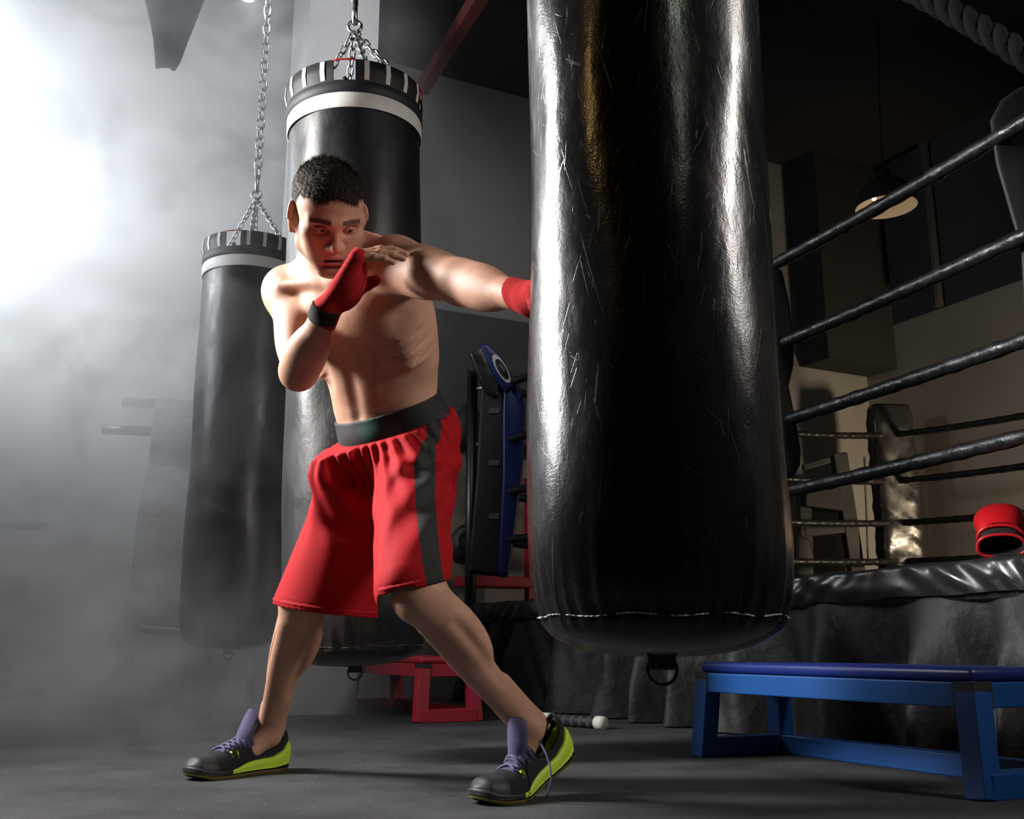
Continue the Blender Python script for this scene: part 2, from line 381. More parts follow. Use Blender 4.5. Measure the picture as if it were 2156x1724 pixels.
# wrinkled black pad on the far right-hand corner
def tall_pad(name, base, z0, z1, wx, dy, m, rot=0.0, crease=.012):
    mb = MB(); n, k = 56, 60; V = []
    for j in range(k+1):
        t = j/k; z = z0+(z1-z0)*t; e = min(1, min(t, 1-t)*14)**.5
        for i in range(n):
            a = 2*math.pi*i/n; ca, sa = math.cos(a), math.sin(a)
            sx = math.copysign(abs(ca)**.45, ca)*wx*(.86+.14*e); sy = math.copysign(abs(sa)**.45, sa)*dy*(.8+.2*e)
            g = crease*(math.sin(z*31+3*math.sin(sx*14+z*5))+.6*math.sin(z*57+sx*40))*(1-.6*t)
            sx += g*ca; sy += g*sa
            V.append((base[0]+sx*math.cos(rot)-sy*math.sin(rot), base[1]+sx*math.sin(rot)+sy*math.cos(rot), z))
    F = [(j*n+i, j*n+(i+1) % n, (j+1)*n+(i+1) % n, (j+1)*n+i) for j in range(k) for i in range(n)]
    F += [tuple(range(n-1, -1, -1)), tuple(k*n+i for i in range(n))]
    mb.add(V, F); return mb.build(name, m)
c3 = G(.02, RW+.02)
rp(tall_pad('corner_pad', c3, RH+.02, 2.15, .170, .09, M['apron'], rad(8), .006))
# navy and black pad on the near-left corner, its top leaning over
bp_ = empty('corner_pad', tuple(G(-.02, -.02))); rp(bp_)
bp_.matrix_parent_inverse = ring_parent_inv
def bpar(o): o.parent = bp_; o.matrix_parent_inverse = (Matrix.Translation(Vector(G(-.02, -.02)))).inverted(); return o
yb = 6.02
bpar(pad_prism('pad_front', [(1012, 815), (1058, 815), (1066, 900), (1058, 1210), (985, 1205), (1003, 1000)], yb+.02, .16, M['black'], .02))
bpar(pad_prism('pad_side', [(1060, 800), (1092, 806), (1106, 856), (1102, 980), (1086, 1110), (1070, 1212), (1048, 1212), (1058, 1000), (1058, 870)], yb, .2, M['bluepad'], .02))
bpar(pad_prism('pad_top_front', [(987, 741), (1016, 722), (1056, 800), (1046, 838), (1020, 822), (1000, 775)], yb-.01, .15, M['apron'], .02))
bpar(pad_prism('pad_top_side', [(1010, 722), (1028, 724), (1060, 755), (1086, 806), (1064, 826), (1040, 790)], yb-.03, .16, M['bluepad'], .015))
def oval(cx, cy, rx, ry, rot, Y, n=28):
    return [P(cx+rx*math.cos(t)*math.cos(rot)-ry*math.sin(t)*math.sin(rot), cy+rx*math.cos(t)*math.sin(rot)+ry*math.sin(t)*math.cos(rot), Y) for t in [2*math.pi*i/n for i in range(n)]]
bpar(MB().ext(oval(1056, 776, 34, 11, rad(60), yb-.034), (0, 0, 0), (0, .01, 0)).build('pad_logo', M['stripe'], smooth=False))
lg = MB(); oo = oval(1057, 777, 22, 5.5, rad(60), yb-.037); lg.tube(oo, .007, 6, closed=True)
lg.tube([P(1046, 763, yb-.037), P(1060, 783, yb-.037), P(1066, 792, yb-.037)], .006, 6)
bpar(lg.build('logo_mark', M['black']))
for yy in (858, 968, 1080):
    bpar(MB().ext([P(1030, yy, yb+.012), P(1052, yy, yb+.012), P(1050, yy+12, yb+.012), P(1028, yy+12, yb+.012)], (0, 0, 0), (0, .01, 0)).build('pad_tie_patch', M['greypad'], smooth=False))
# black pad of the corner nearest the camera, tapering downwards
yn = 2.95
rp(pad_prism('corner_pad', [(2102, 205), (2140, 178), (2330, 120), (2420, 700), (2300, 1160), (2185, 1150), (2156, 760), (2144, 525), (2091, 342), (2078, 250)], yn, .3, M['black'], .03, dx=.9))
# rope spacer: a wavy padded strap laced to the ropes
sp_pix = [(1622, 560), (1648, 566), (1664, 640), (1674, 716), (1672, 770), (1662, 812), (1672, 860), (1680, 900), (1688, 950), (1686, 980), (1672, 1003), (1640, 1006), (1620, 800)]
Ysp = 3.86
rp(pad_prism('rope_spacer', sp_pix, Ysp, .05, M['black'], .012))
def letters(txt, pos_fn, size, m, name, par):
    pass
def text_obj(name, body, loc, right, up, size, m, ext=.001):
    c = D.curves.new(name, 'FONT'); c.body = body; c.size = size; c.extrude = ext; c.align_x = 'CENTER'; c.align_y = 'CENTER'
    c.materials.append(m); o = D.objects.new(name, c); COL.objects.link(o)
    r = Vector(nz(right)); u = Vector(nz(up)); u = (u-r*u.dot(r)).normalized(); n = r.cross(u)
    o.matrix_world = Matrix(((r[0], u[0], n[0], loc[0]), (r[1], u[1], n[1], loc[1]), (r[2], u[2], n[2], loc[2]), (0, 0, 0, 1)))
    return o
a, b = P(1644, 640, Ysp-.008), P(1654, 712, Ysp-.008)
t0_ = text_obj('spacer_lettering', 'GNORTUO', (a+b)/2, b-a, np.array([1.0, 0, .1]), .032, M['greypad'])
t_ = D.objects.new('spacer_lettering', D.meshes.new_from_object(t0_)); COL.objects.link(t_); t_.matrix_world = t0_.matrix_world.copy(); D.objects.remove(t0_)
mw = t_.matrix_world.copy(); t_.parent = ring; t_.matrix_parent_inverse = ring_parent_inv; t_.matrix_world = mw

# ================================================================ benches
def make_bench(name, c, ulen, vw, hgt, paint, pad, t=.055, flare=.03):
    """c = floor point of the corner leg; long side runs along U3"""
    o = empty(name, tuple(c))
    inv = Matrix.Translation(Vector(tuple(c))).inverted()
    def pr(x): x.parent = o; x.matrix_parent_inverse = inv; return x
    c = np.array(c); q = lambda u, v, z: c+U3*u+V3*v+Z3*z
    zt = hgt-.03
    top = lambda u, v: (u, v, zt-t/2)
    def cornpt(iu, iv, up):
        uu = (0 if not iu else ulen); vv = (0 if not iv else vw)
        if not up: pass
        else: uu += (flare if not iu else -flare)*.6; vv += (flare if not iv else -flare)*.6
        return uu, vv
    for iu in (0, 1):
        for iv in (0, 1):
            u0, v0 = cornpt(iu, iv, False); u1, v1 = cornpt(iu, iv, True)
            pr(MB().beam(q(u0, v0, 0), q(u1, v1, zt), t, t, up=U3).build('leg', paint, smooth=False, bevel=.003))
    us, vs = flare*.6, flare*.6
    for iv in (0, 1):
        v_ = vs if iv == 0 else vw-vs
        pr(MB().beam(q(us, v_, zt-t/2), q(ulen-us, v_, zt-t/2), t, t).build('rail', paint, smooth=False, bevel=.003))
    for u_ in (us, ulen-us):
        pr(MB().beam(q(u_, vs, zt-t/2), q(u_, vw-vs, zt-t/2), t, t).build('rail', paint, smooth=False, bevel=.003))
    for u_ in (0, ulen):
        pr(MB().beam(q(u_, 0, t/2), q(u_, vw, t/2), t, t).build('foot_rail', paint, smooth=False, bevel=.003))
    pr(MB().beam(q(0, vw, t/2), q(ulen, vw, t/2), t, t).build('foot_rail', paint, smooth=False, bevel=.003))
    s = MB().box(q(ulen/2, vw/2, hgt-.014), (ulen/2-.0, vw/2-.0, .015), AX)
    pr(s.build('seat_pad', pad, smooth=True, bevel=.012, seg=3))
    for iv in (0, 1):
        for iu in (0, 1):
            uu = us if not iu else ulen-us; vv = vs if not iv else vw-vs
            pr(slab(q(uu, vv, zt-t/2), (t/2+.0015, t/2+.0015, t/2+.002)).build('corner_cap', M['black'], smooth=False))
    return o
A_ = P(2072, 1684, 2.31); A_[2] = 0
bench = make_bench('bench', A_, .98, .30, .272, M['bluepaint'], M['bluepad'])
tag(bench, 'low blue steel step bench with navy padded top in front of the ring skirt', 'bench')
C_ = P(884, 1520, 4.56); C_[2] = 0
rb = make_bench('bench', C_, .98, .26, .275, M['redpaint'], M['redpaint'])
tag(rb, 'low red steel step bench on the floor between the boxer\'s legs', 'bench')

# ================================================================ pendant lamp
lp = P(1866, 436, 6.1)
lamp = empty('pendant_lamp', tuple(lp)); tag(lamp, 'black bell pendant lamp with a pale lit inside hanging over the ring', 'pendant lamp')
def lpar(o): o.parent = lamp; return o
R_ = .19
prof = [(R_, 0), (R_*.985, .03), (R_*.93, .075), (R_*.8, .12), (R_*.6, .155), (R_*.35, .18), (.05, .195)]
lpar(MB().lathe([(r+.004, z) for r, z in prof]+[(.05, .235), (.03, .27), (.012, .275)], 40).build('shade', M['ceil']))
lpar(MB().lathe(prof[::-1], 40).build('shade_lining', M['warmin']))
bulb = mat('lit_bulb', (1, .85, .6), .3, emit=((1, .86, .66), 5))
for k in range(2):
    a = 2.6+k*1.9
    lpar(MB().lathe([(.0001, .0), (.012, .006), (.014, .02), (.010, .035), (.0001, .05)], 16, c=(.07*math.cos(a), .07*math.sin(a), .06+.02*k)).build('bulb', bulb))
lpar(MB().tube([(0, 0, .27), (.03, .02, .9), (.10, .05, 1.6), (.16, .08, CH-lp[2])], .006, 8).build('cord', M['ceil']))
pl = point('pendant_glow', tuple(lp+np.array([0, 0, .07])), .12, (1, .82, .6), .03)
# small lit ceiling lamp right at the top edge, above the far bag
ll = P(523, -14, 4.4)
l2 = empty('ceiling_lamp', tuple(ll)); tag(l2, 'small bright ceiling lamp glaring above the chain of the far bag', 'lamp')
o = MB().lathe([(.0001, -.035), (.03, -.028), (.042, 0), (.03, .02), (.0001, .03)], 24).build('bulb', mat('glaring_bulb', (1, 1, 1), .3, emit=((.95, .98, 1), 25))); o.parent = l2
o = MB().lathe([(.06, 0), (.06, .06), (.02, .10), (.015, CH-ll[2])], 20).build('lamp_holder', M['ceil']); o.parent = l2
# tapered dark shape, added for the dark V in the smoke
def funnel(c, z0, z1):
    mb = MB(); V = []; n = 24; prof = [(0.055, z0), (.08, z0+.13), (.14, z0+.36), (.22, z0+.55), (.34, z1)]
    for i, (r, z) in enumerate(prof):
        for k in range(n):
            a = 2*math.pi*k/n; g = 1+.06*math.sin(3*a+i)+.04*math.sin(7*a)
            V.append((c[0]+r*g*math.cos(a), c[1]+r*.7*g*math.sin(a), z+(.015*math.sin(4*a) if i == 0 else 0)))
    F = [(i*n+k, i*n+(k+1) % n, (i+1)*n+(k+1) % n, (i+1)*n+k) for i in range(len(prof)-1) for k in range(n)]
    F.append(tuple(range(n-1, -1, -1))); mb.add(V, F); return mb
fc = P(352, 135, 4.3)
tag(funnel((fc[0], fc[1]), fc[2], CH).build('dark_funnel', M['ceil']), 'dark funnel shape added under the ceiling in the white smoke', 'ceiling fitting')

# ================================================================ ropes overhead
def twisted(pts, r, name, label):
    mb = MB(); pts = np.array(pts, float); d = np.linalg.norm(np.diff(pts, axis=0), axis=1).cumsum(); L = np.concatenate([[0], d])
    T = np.gradient(pts, axis=0); T /= np.linalg.norm(T, axis=1)[:, None]
    for k in range(3):
        q = []
        for i, p in enumerate(pts):
            u = nz(np.cross(T[i], (0, 1, .1))); v = np.cross(T[i], u); a = L[i]/(r*5.2)*2*math.pi+2*math.pi*k/3
            q.append(p+(u*math.cos(a)+v*math.sin(a))*r*.5)
        mb.tube(q, r*.62, 10)
    return tag(mb.build(name, M['sisal']), label, 'rope')
p0, p1 = P(1840, -60, 2.5), P(2260, 190, 2.2)
pts = [p0*(1-t)+p1*t+np.array([0, 0, -.05*4*t*(1-t)*0+.02*math.sin(t*3)]) for t in np.linspace(0, 1, 160)]
twisted(pts, .030, 'climbing_rope', 'thick dark twisted rope slung across the top right corner')
# ================================================================ things round the ring
# red boxing gloves on the apron
def build_glove(name, c, yaw, label, roll=0.0):
    g = empty(name, tuple(c)); g.rotation_euler = (0, roll, yaw); tag(g, label, 'boxing glove', 'red boxing gloves on the ring apron')
    redv = M.get('glove') or mat('red_glove_leather', (.55, .01, .015), .3, bump=(30, .15, .003)); M['glove'] = redv
    # local: x along the glove from cuff (0) to knuckles, z up
    def loft(secs, n=28):
        V = []
        for (x, y, z, ry, rz, e) in secs:
            for i in range(n):
                a = 2*math.pi*i/n; ca, sa = math.cos(a), math.sin(a)
                zz = math.copysign(abs(sa)**e, sa)*rz
                if zz < 0: zz *= .72
                V.append((x, y+math.copysign(abs(ca)**e, ca)*ry, z+zz))
        F = [(j*n+i, j*n+(i+1) % n, (j+1)*n+(i+1) % n, (j+1)*n+i) for j in range(len(secs)-1) for i in range(n)]
        return V, F, n
    S = [(.095, 0, .052, .055, .045, .9), (.12, 0, .056, .062, .052, .9), (.16, 0, .06, .07, .06, .9), (.20, 0, .062, .073, .063, .9), (.24, 0, .058, .068, .058, .9), (.27, 0, .05, .05, .045, .9), (.285, 0, .045, .02, .02, 1)]
    V, F, n = loft(S); F.append(tuple((len(S)-1)*n+i for i in range(n))); mb = MB(); mb.add(V, F); mb.build('glove_body', redv, g)
    S = [(.0, 0, .042, .062, .046, .8), (.04, 0, .044, .058, .045, .8), (.1, 0, .05, .054, .044, .9)]
    V, F, n = loft(S); mb = MB(); mb.add(V, F); S2 = [(x, y, z, ry-.006, rz-.006, e) for (x, y, z, ry, rz, e) in S]
    V2, F2, _ = loft(S2); mb.add(V2, [f[::-1] for f in F2]); mb.build('cuff', M['black'], g)
    V, F, n = loft([(0, 0, .042, .062, .046, .8)]); MB().tube(V, .005, 8, closed=True).build('cuff_piping', redv, g)
    V, F, n = loft([(.062, 0, .048, .061, .051, .85)]); MB().tube(V[:n//2+1], .006, 8).build('seam_piping', redv, g)
    mb = MB(); mb.tube([(.13, -.05, .05), (.17, -.072, .045), (.21, -.072, .043), (.235, -.060, .045)], [.02, .024, .022, .014], 14); mb.build('thumb', redv, g)
    return g
gp = P(2078, 1186, 3.02); gp = G((gp-FC).dot(U3), -.02, RH+.005)
g1 = build_glove('boxing_glove', gp, rad(63), 'red boxing glove lying with its black open cuff towards the camera', -.46)
g1.scale = (.86, 1.05, .90)
g2 = build_glove('boxing_glove', gp+np.array([.175, .085, .004]), rad(40), 'red boxing glove half cut off by the right edge of the photo')
g2.scale = (.85, 1.05, 1.0)

# white taped stick on the floor by the skirt
a, b = P(1150, 1518, 4.45), P(1272, 1526, 4.2); a[2] = b[2] = .024
st = empty('taped_pole', tuple((a+b)/2)); inv = Matrix.Translation(Vector(tuple((a+b)/2))).inverted()
tag(st, 'black pole with white taped end lying on the floor by the ring skirt', 'pole')
for nm, m_, t0, t1, r in (('shaft', M['black'], .0, .9, .022), ('taped_end', M['tape'], .88, 1.0, .026), ('taped_end', M['tape'], -.05, .08, .025)):
    o = MB().tube([a*(1-t)+b*t for t in np.linspace(t0, t1, 5)], r, 14).build(nm, m_); o.parent = st; o.matrix_parent_inverse = inv
for k in range(5):
    t = .2+.14*k
    o = MB().tube([a*(1-t)+b*t, a*(1-t-.05)+b*(t+.05)], .0228, 14).build('tape_band', M['rubber']); o.parent = st; o.matrix_parent_inverse = inv

# padded block tower on a steel rack at the left
tw = G(.35, -2.25)
rack = empty('block_tower', tuple(tw)); tag(rack, 'tapering tower of grey padded blocks on a steel rack beside the far bag', 'storage rack')
rinv = Matrix.Translation(Vector(tuple(tw))).inverted()
def rk(o): o.parent = rack; o.matrix_parent_inverse = rinv; return o
Yt = 5.15
rows = [(835, 872, 328, 322), (872, 976, 322, 311), (976, 1086, 311, 287), (1086, 1196, 287, 275), (1196, 1312, 275, 260)]
for (y0, y1, xa, xb) in rows:
    rk(pad_prism('padded_block', [(xa, y0), (xb, y1), (540, y1+24), (540, y0+20)], Yt, .35, M['greypad'], .008, 2))
rk(pad_prism('steel_shelf', [(296, 1314), (540, 1340), (540, 1356), (296, 1332)], Yt-.01, .4, M['steel'], .004, 1))
o = rk(MB().tube([P(385, 1330, Yt+.05), P(385, 1372, Yt+.05)], .024, 12).build('red_sleeve', M['dullred']))
z_ = P(385, 1372, Yt+.05); rk(MB().tube([z_, (z_[0], z_[1], .0)], .022, 12).build('leg', M['greypad']))
z_ = P(532, 1350, Yt+.05); rk(MB().tube([z_, (z_[0], z_[1], .0)], .022, 12).build('leg', M['steel']))
for (xa, xb, ya, yb2, m_) in ((258, 330, 846, 850, 'dullred'), (216, 318, 904, 908, 'steel')):
    rk(MB().tube([P(xa, ya, Yt+.02), P(xb, yb2, Yt+.06)], .026, 14).build('weight_peg', M[m_]))
o = MB().tube([P(-70, 1104, 5.1), P(101, 1108, 5.2)], .020, 14).build('wall_bar', M['bluepad']); tag(o, 'short dark horizontal bar in the smoke at the left edge', 'bar')
# large tyre behind the rack legs
ty = P(335, 1420, 5.75)
mb = MB(); V = [(.21*math.cos(a), 0, .21*math.sin(a)) for a in np.linspace(0, 2*math.pi, 40, endpoint=False)]
mb.tube(V, .075, 16, closed=True)
o = mb.build('tyre', M['rubber']); o.location = (ty[0], ty[1], .285); o.rotation_euler = (0, 0, rad(20)); tag(o, 'dark tyre standing on the floor under the padded block tower', 'tyre')

# dark equipment beyond the ring: two speed bags, a red rack, a cable machine
for (px, py, r, lab) in ((985, 905, .125, 'round black speed bag hanging behind the shorts and beside the navy corner pad'), (975, 1150, .10, 'black training ball behind the ring ropes beside the shorts')):
    c = P(px, py, 6.55)
    t = empty('speed_bag', tuple(c)); tag(t, lab, 'speed bag' if py < 1000 else 'ball')
    if py > 1000: t.name = 'training_ball'
    o = MB().lathe([(.0001, -1.15*r), (.5*r, -1.05*r), (.85*r, -.6*r), (r, 0), (.9*r, .5*r), (.6*r, .95*r), (.25*r, 1.3*r), (.0001, 1.4*r)], 28).build('bladder', M['black']); o.parent = t
    if py < 1000:
        o = MB().tube([(0, 0, 1.3*r), (0, 0, .42)], .008, 8).build('hanging_strap', M['black']); o.parent = t
    else:
        pts = [(.02+.05*math.cos(a), -r*.98, .03+.07*math.sin(a)) for a in np.linspace(.2, 3.9, 12)]
        o = MB().tube(pts, .008, 8).build('grip_strap', M['greypad']); o.parent = t
rr_ = G(.42, .47); rf = empty('rack_frame', tuple(rr_)); tag(rf, 'red steel frame standing beyond the ring, beside the big front bag', 'rack')
rfi = Matrix.Translation(Vector(tuple(rr_))).inverted()
def rfp(o): o.parent = rf; o.matrix_parent_inverse = rfi; return o
for v_ in (.47, 1.25):
    rfp(MB().beam(G(.42, v_), G(.42, v_, 1.42), .07, .07, up=U3).build('post', M['redpaint'], smooth=False))
for z_ in (.86, 1.38):
    rfp(MB().beam(G(.40, .44, z_), G(.40, 1.28, z_), .07, .07).build('crossbar', M['redpaint'], smooth=False))
rfp(slab(G(.40, .18, .72), (.10, .24, .035)).build('side_shelf', M['redpaint'], smooth=False, bevel=.01))
rfp(slab(G(.40, .20, .775), (.05, .07, .02)).build('shelf_clamp', M['redpaint'], smooth=False, bevel=.01))
# cable machine
cm0 = G(.38, 2.6); cm = empty('cable_machine', tuple(cm0)); tag(cm, 'dark cable machine silhouette behind the ropes, left of the far corner pad', 'exercise machine')
cmi = Matrix.Translation(Vector(tuple(cm0))).inverted()
def cmp_(o): o.parent = cm; o.matrix_parent_inverse = cmi; return o
Yc = 7.82
def beam_px(nm, a, b, w_, Y=Yc, m_='black'): cmp_(MB().beam(P(*a, Y), P(*b, Y), w_, w_, up=(0, 1, 0)).build(nm, M[m_], smooth=False, bevel=.008))
beam_px('upright', (1765, 955), (1808, 1240), .11); beam_px('upright', (1690, 1000), (1700, 1250), .09)
beam_px('arm', (1690, 985), (1770, 962), .05); beam_px('arm', (1690, 1042), (1768, 1052), .2); beam_px('arm', (1690, 1118), (1790, 1108), .10)
cmp_(pad_prism('seat_pad', [(1676, 1125), (1706, 1132), (1716, 1170), (1716, 1215), (1676, 1215)], Yc-.08, .16, M['black'], .03))
cmp_(MB().tube([P(1820, 962, Yc-.1), P(1828, 1180, Yc-.1)], .008, 8).build('cable', M['greypad']))
# ================================================================ punching bags
def chain_mesh(mb, pts_a, pts_b, wire=.0045, ll=.042, lw=.014):
    a = np.array(pts_a, float); b = np.array(pts_b, float); L = np.linalg.norm(b-a); d = (b-a)/L
    pitch = ll-2*wire; n = max(1, int(L/pitch)); u = nz(np.cross(d, (.3, 1, .2))); v = np.cross(d, u)
    for i in range(n):
        c = a+d*(L*(i+.5)/n); s = u if i % 2 else v; pts = []
        hl = ll/2-lw
        for k in range(12):
            t = 2*math.pi*k/12; x, y = math.cos(t)*lw, math.sin(t)*lw
            y += hl if y >= 0 else -hl
            pts.append(c+s*x+d*y)
        mb.tube(pts, wire, 6, closed=True)
    return mb
def dring(mb, c, r, wire=.004):
    return mb.tube([(c[0]+r*math.cos(t), c[1], c[2]+r*math.sin(t)) for t in np.linspace(0, 2*math.pi, 20, endpoint=False)], wire, 8, closed=True)
def bag_profile(r, z0, z1, n=90, radii=None):
    pr = []; zs = z0+.055
    for i in range(14):                       # domed bottom panel
        a = i/13*math.pi/2
        pr.append((max(.0005, r*.915*math.sin(a)**.8), z0+.055*(1-math.cos(a))))
    for i in range(1, n+1):
        t = i/n; z = zs+(z1-zs)*t; q = min(1, (z-zs)/.12)
        rr = r*(.915+.085*math.sin(q*math.pi/2)**.8)
        if radii: rr *= np.interp(z, radii[0], radii[1])/r
        pr.append((rr, z))
    return pr
def make_bag(name, loc, r, z0, z1, m, striped, chain_top, label, phase=0.0, lean=0.0, group=None, stitch=True, radii=None):
    g = empty(name, loc); tag(g, label, 'punching bag', group)
    zs = z0+.055
    def f(a, rr, z):
        t = z-zs
        if t > -.02:
            w_ = math.exp(-max(0, t)/.05)*.0026*(1 if t > 0 else max(0, 1+t/.02))
            rr += w_*(math.sin(a*38+2*math.sin(a*5))+.6*math.sin(a*61+1))
            rr += .0022*math.sin(a*3+z*7+phase)+.0016*math.sin(a*5-z*11)
        if abs(t) < .006: rr -= .002
        return rr, z
    MB().lathe(bag_profile(r, z0, z1, 90, radii), 160, f=f).build('bag_body', m, g)
    top = MB().lathe([(r, z1), (r*.6, z1+.004), (.001, z1+.004)], 48).build('top_cover', m, g)
    if stitch:
        q = []; rs = []
        for i in range(900):
            a = 2*math.pi*i/900; rr, _ = f(a, r*.917, zs); k = i % 6
            up_ = k in (1, 2, 3, 4) and (i//6*7919) % 10 > 2
            q.append(((rr+(.0022 if up_ else -.002))*math.cos(a), (rr+(.0022 if up_ else -.002))*math.sin(a), zs+.002*math.sin(a*9)))
        MB().tube(q, .0010, 5, closed=True).build('seam_stitching', M['greypad'] if striped else M['stripe'], g)
    st = MB(); st.box((0, -.008, z0-.004), (.019, .002, .014)); st.box((0, .008, z0-.004), (.019, .002, .014)); st.build('bottom_strap', M['black'], g, smooth=False, bevel=.002)
    dring(MB(), (0, 0, z0-.018), .021, .0026).build('bottom_ring', M['steel'], g)
    if striped:
        zb = striped
        MB().lathe([(r+.004, zb), (r+.006, zb+.004), (r+.006, zb+.048), (r+.004, zb+.052)], 96).build('white_band', M['white'], g)
        MB().lathe([(r+.002, zb+.05), (r+.009, zb+.056), (r+.009, zb+.088), (r+.004, zb+.092)], 96).build('collar_band', M['black'], g)
        # looped collar: six panels with striped webbing and open windows between
        z_a, z_b = zb+.088, zb+.162
        npan = 4
        for k in range(npan):
            ac = phase+2*math.pi*k/npan
            ha = math.pi/npan*.80
            MB().lathe([(r+.006, z_a), (r+.012, (z_a+z_b)/2), (r+.010, z_b), (r+.004, z_b), (r+.005, (z_a+z_b)/2), (r+.002, z_a)], 16, a0=ac-ha, a1=ac+ha).build('collar_panel', M['black'], g)
            for s_ in range(4):
                a_ = ac-ha+2*ha*(s_+.5)/4
                MB().lathe([(r+.0085, z_a+.006), (r+.015, (z_a+z_b)/2), (r+.0125, z_b-.003)], 3, a0=a_-.035, a1=a_+.035).build('collar_stripe', M['stripe'], g)
            MB().tube([((r+.009)*math.cos(a), (r+.009)*math.sin(a), z_b) for a in np.linspace(ac+ha, ac+2*math.pi/npan-ha, 8)], .0030, 8).build('red_rim', M['red_trim'], g)
            am = ac+math.pi/npan
            MB().tube([((r+.002)*math.cos(am), (r+.002)*math.sin(am), z_a-.004), ((r-.01)*math.cos(am), (r-.01)*math.sin(am), z_a+.018)], .008, 8).build('collar_strap', M['black'], g)
        ztop = chain_top
        for k in range(npan):
            am = phase+2*math.pi*(k+.5)/npan+(.35 if k % 2 else -.35)
            chain_mesh(MB(), ((r-.01)*math.cos(am), (r-.01)*math.sin(am), z_b-.03), (0, 0, ztop), .0036, .034, .0105).build('corner_chain', M['chrome'], g)
        mb = MB(); dring(mb, (0, 0, ztop+.02), .022, .006); mb.tube([(0, 0, ztop+.03), (0, 0, ztop+.12)], .010, 12); mb.build('swivel_hook', M['chrome'], g)
        chain_mesh(MB(), (0, 0, ztop+.11), (0, 0, CH), .0058, .062, .018).build('hanging_chain', M['chrome'], g)
    else:
        mb = MB()
        for k in range(4):
            am = math.pi/4+math.pi/2*k
            chain_mesh(mb, ((r-.02)*math.cos(am), (r-.02)*math.sin(am), z1), (0, 0, z1+.35), .004, .036, .011)
        chain_mesh(mb, (0, 0, z1+.35), (0, 0, CH), .0055, .055, .016); mb.build('hanging_chain', M['chrome'], g)
    g.rotation_euler = (0, lean, 0)
    return g
make_bag('punching_bag', (.214, 1.50, 0), .190, .305, 2.12, M['vinyl'], None, None, 'huge scuffed black punching bag closest to the camera, struck by the boxer\'s fist', .4, radii=([.3, .42, .5, .83, 1.37, 2.1], [.191, .191, .191, .1855, .187, .187]))
make_bag('punching_bag', (-.4535, 3.10, 0), .215, .262, 2.05, M['vinyl2'], 1.955, 2.36, 'black punching bag with white band directly behind the boxer', 5.5, rad(-2.0), 'black bags with white bands and striped collars')
make_bag('punching_bag', (-1.21, 4.48, 0), .215, .305, 2.05, M['vinyl2'], 1.965, 2.38, 'black punching bag with white band hanging in the smoke, farthest of the bags', 5.35, 0, 'black bags with white bands and striped collars')
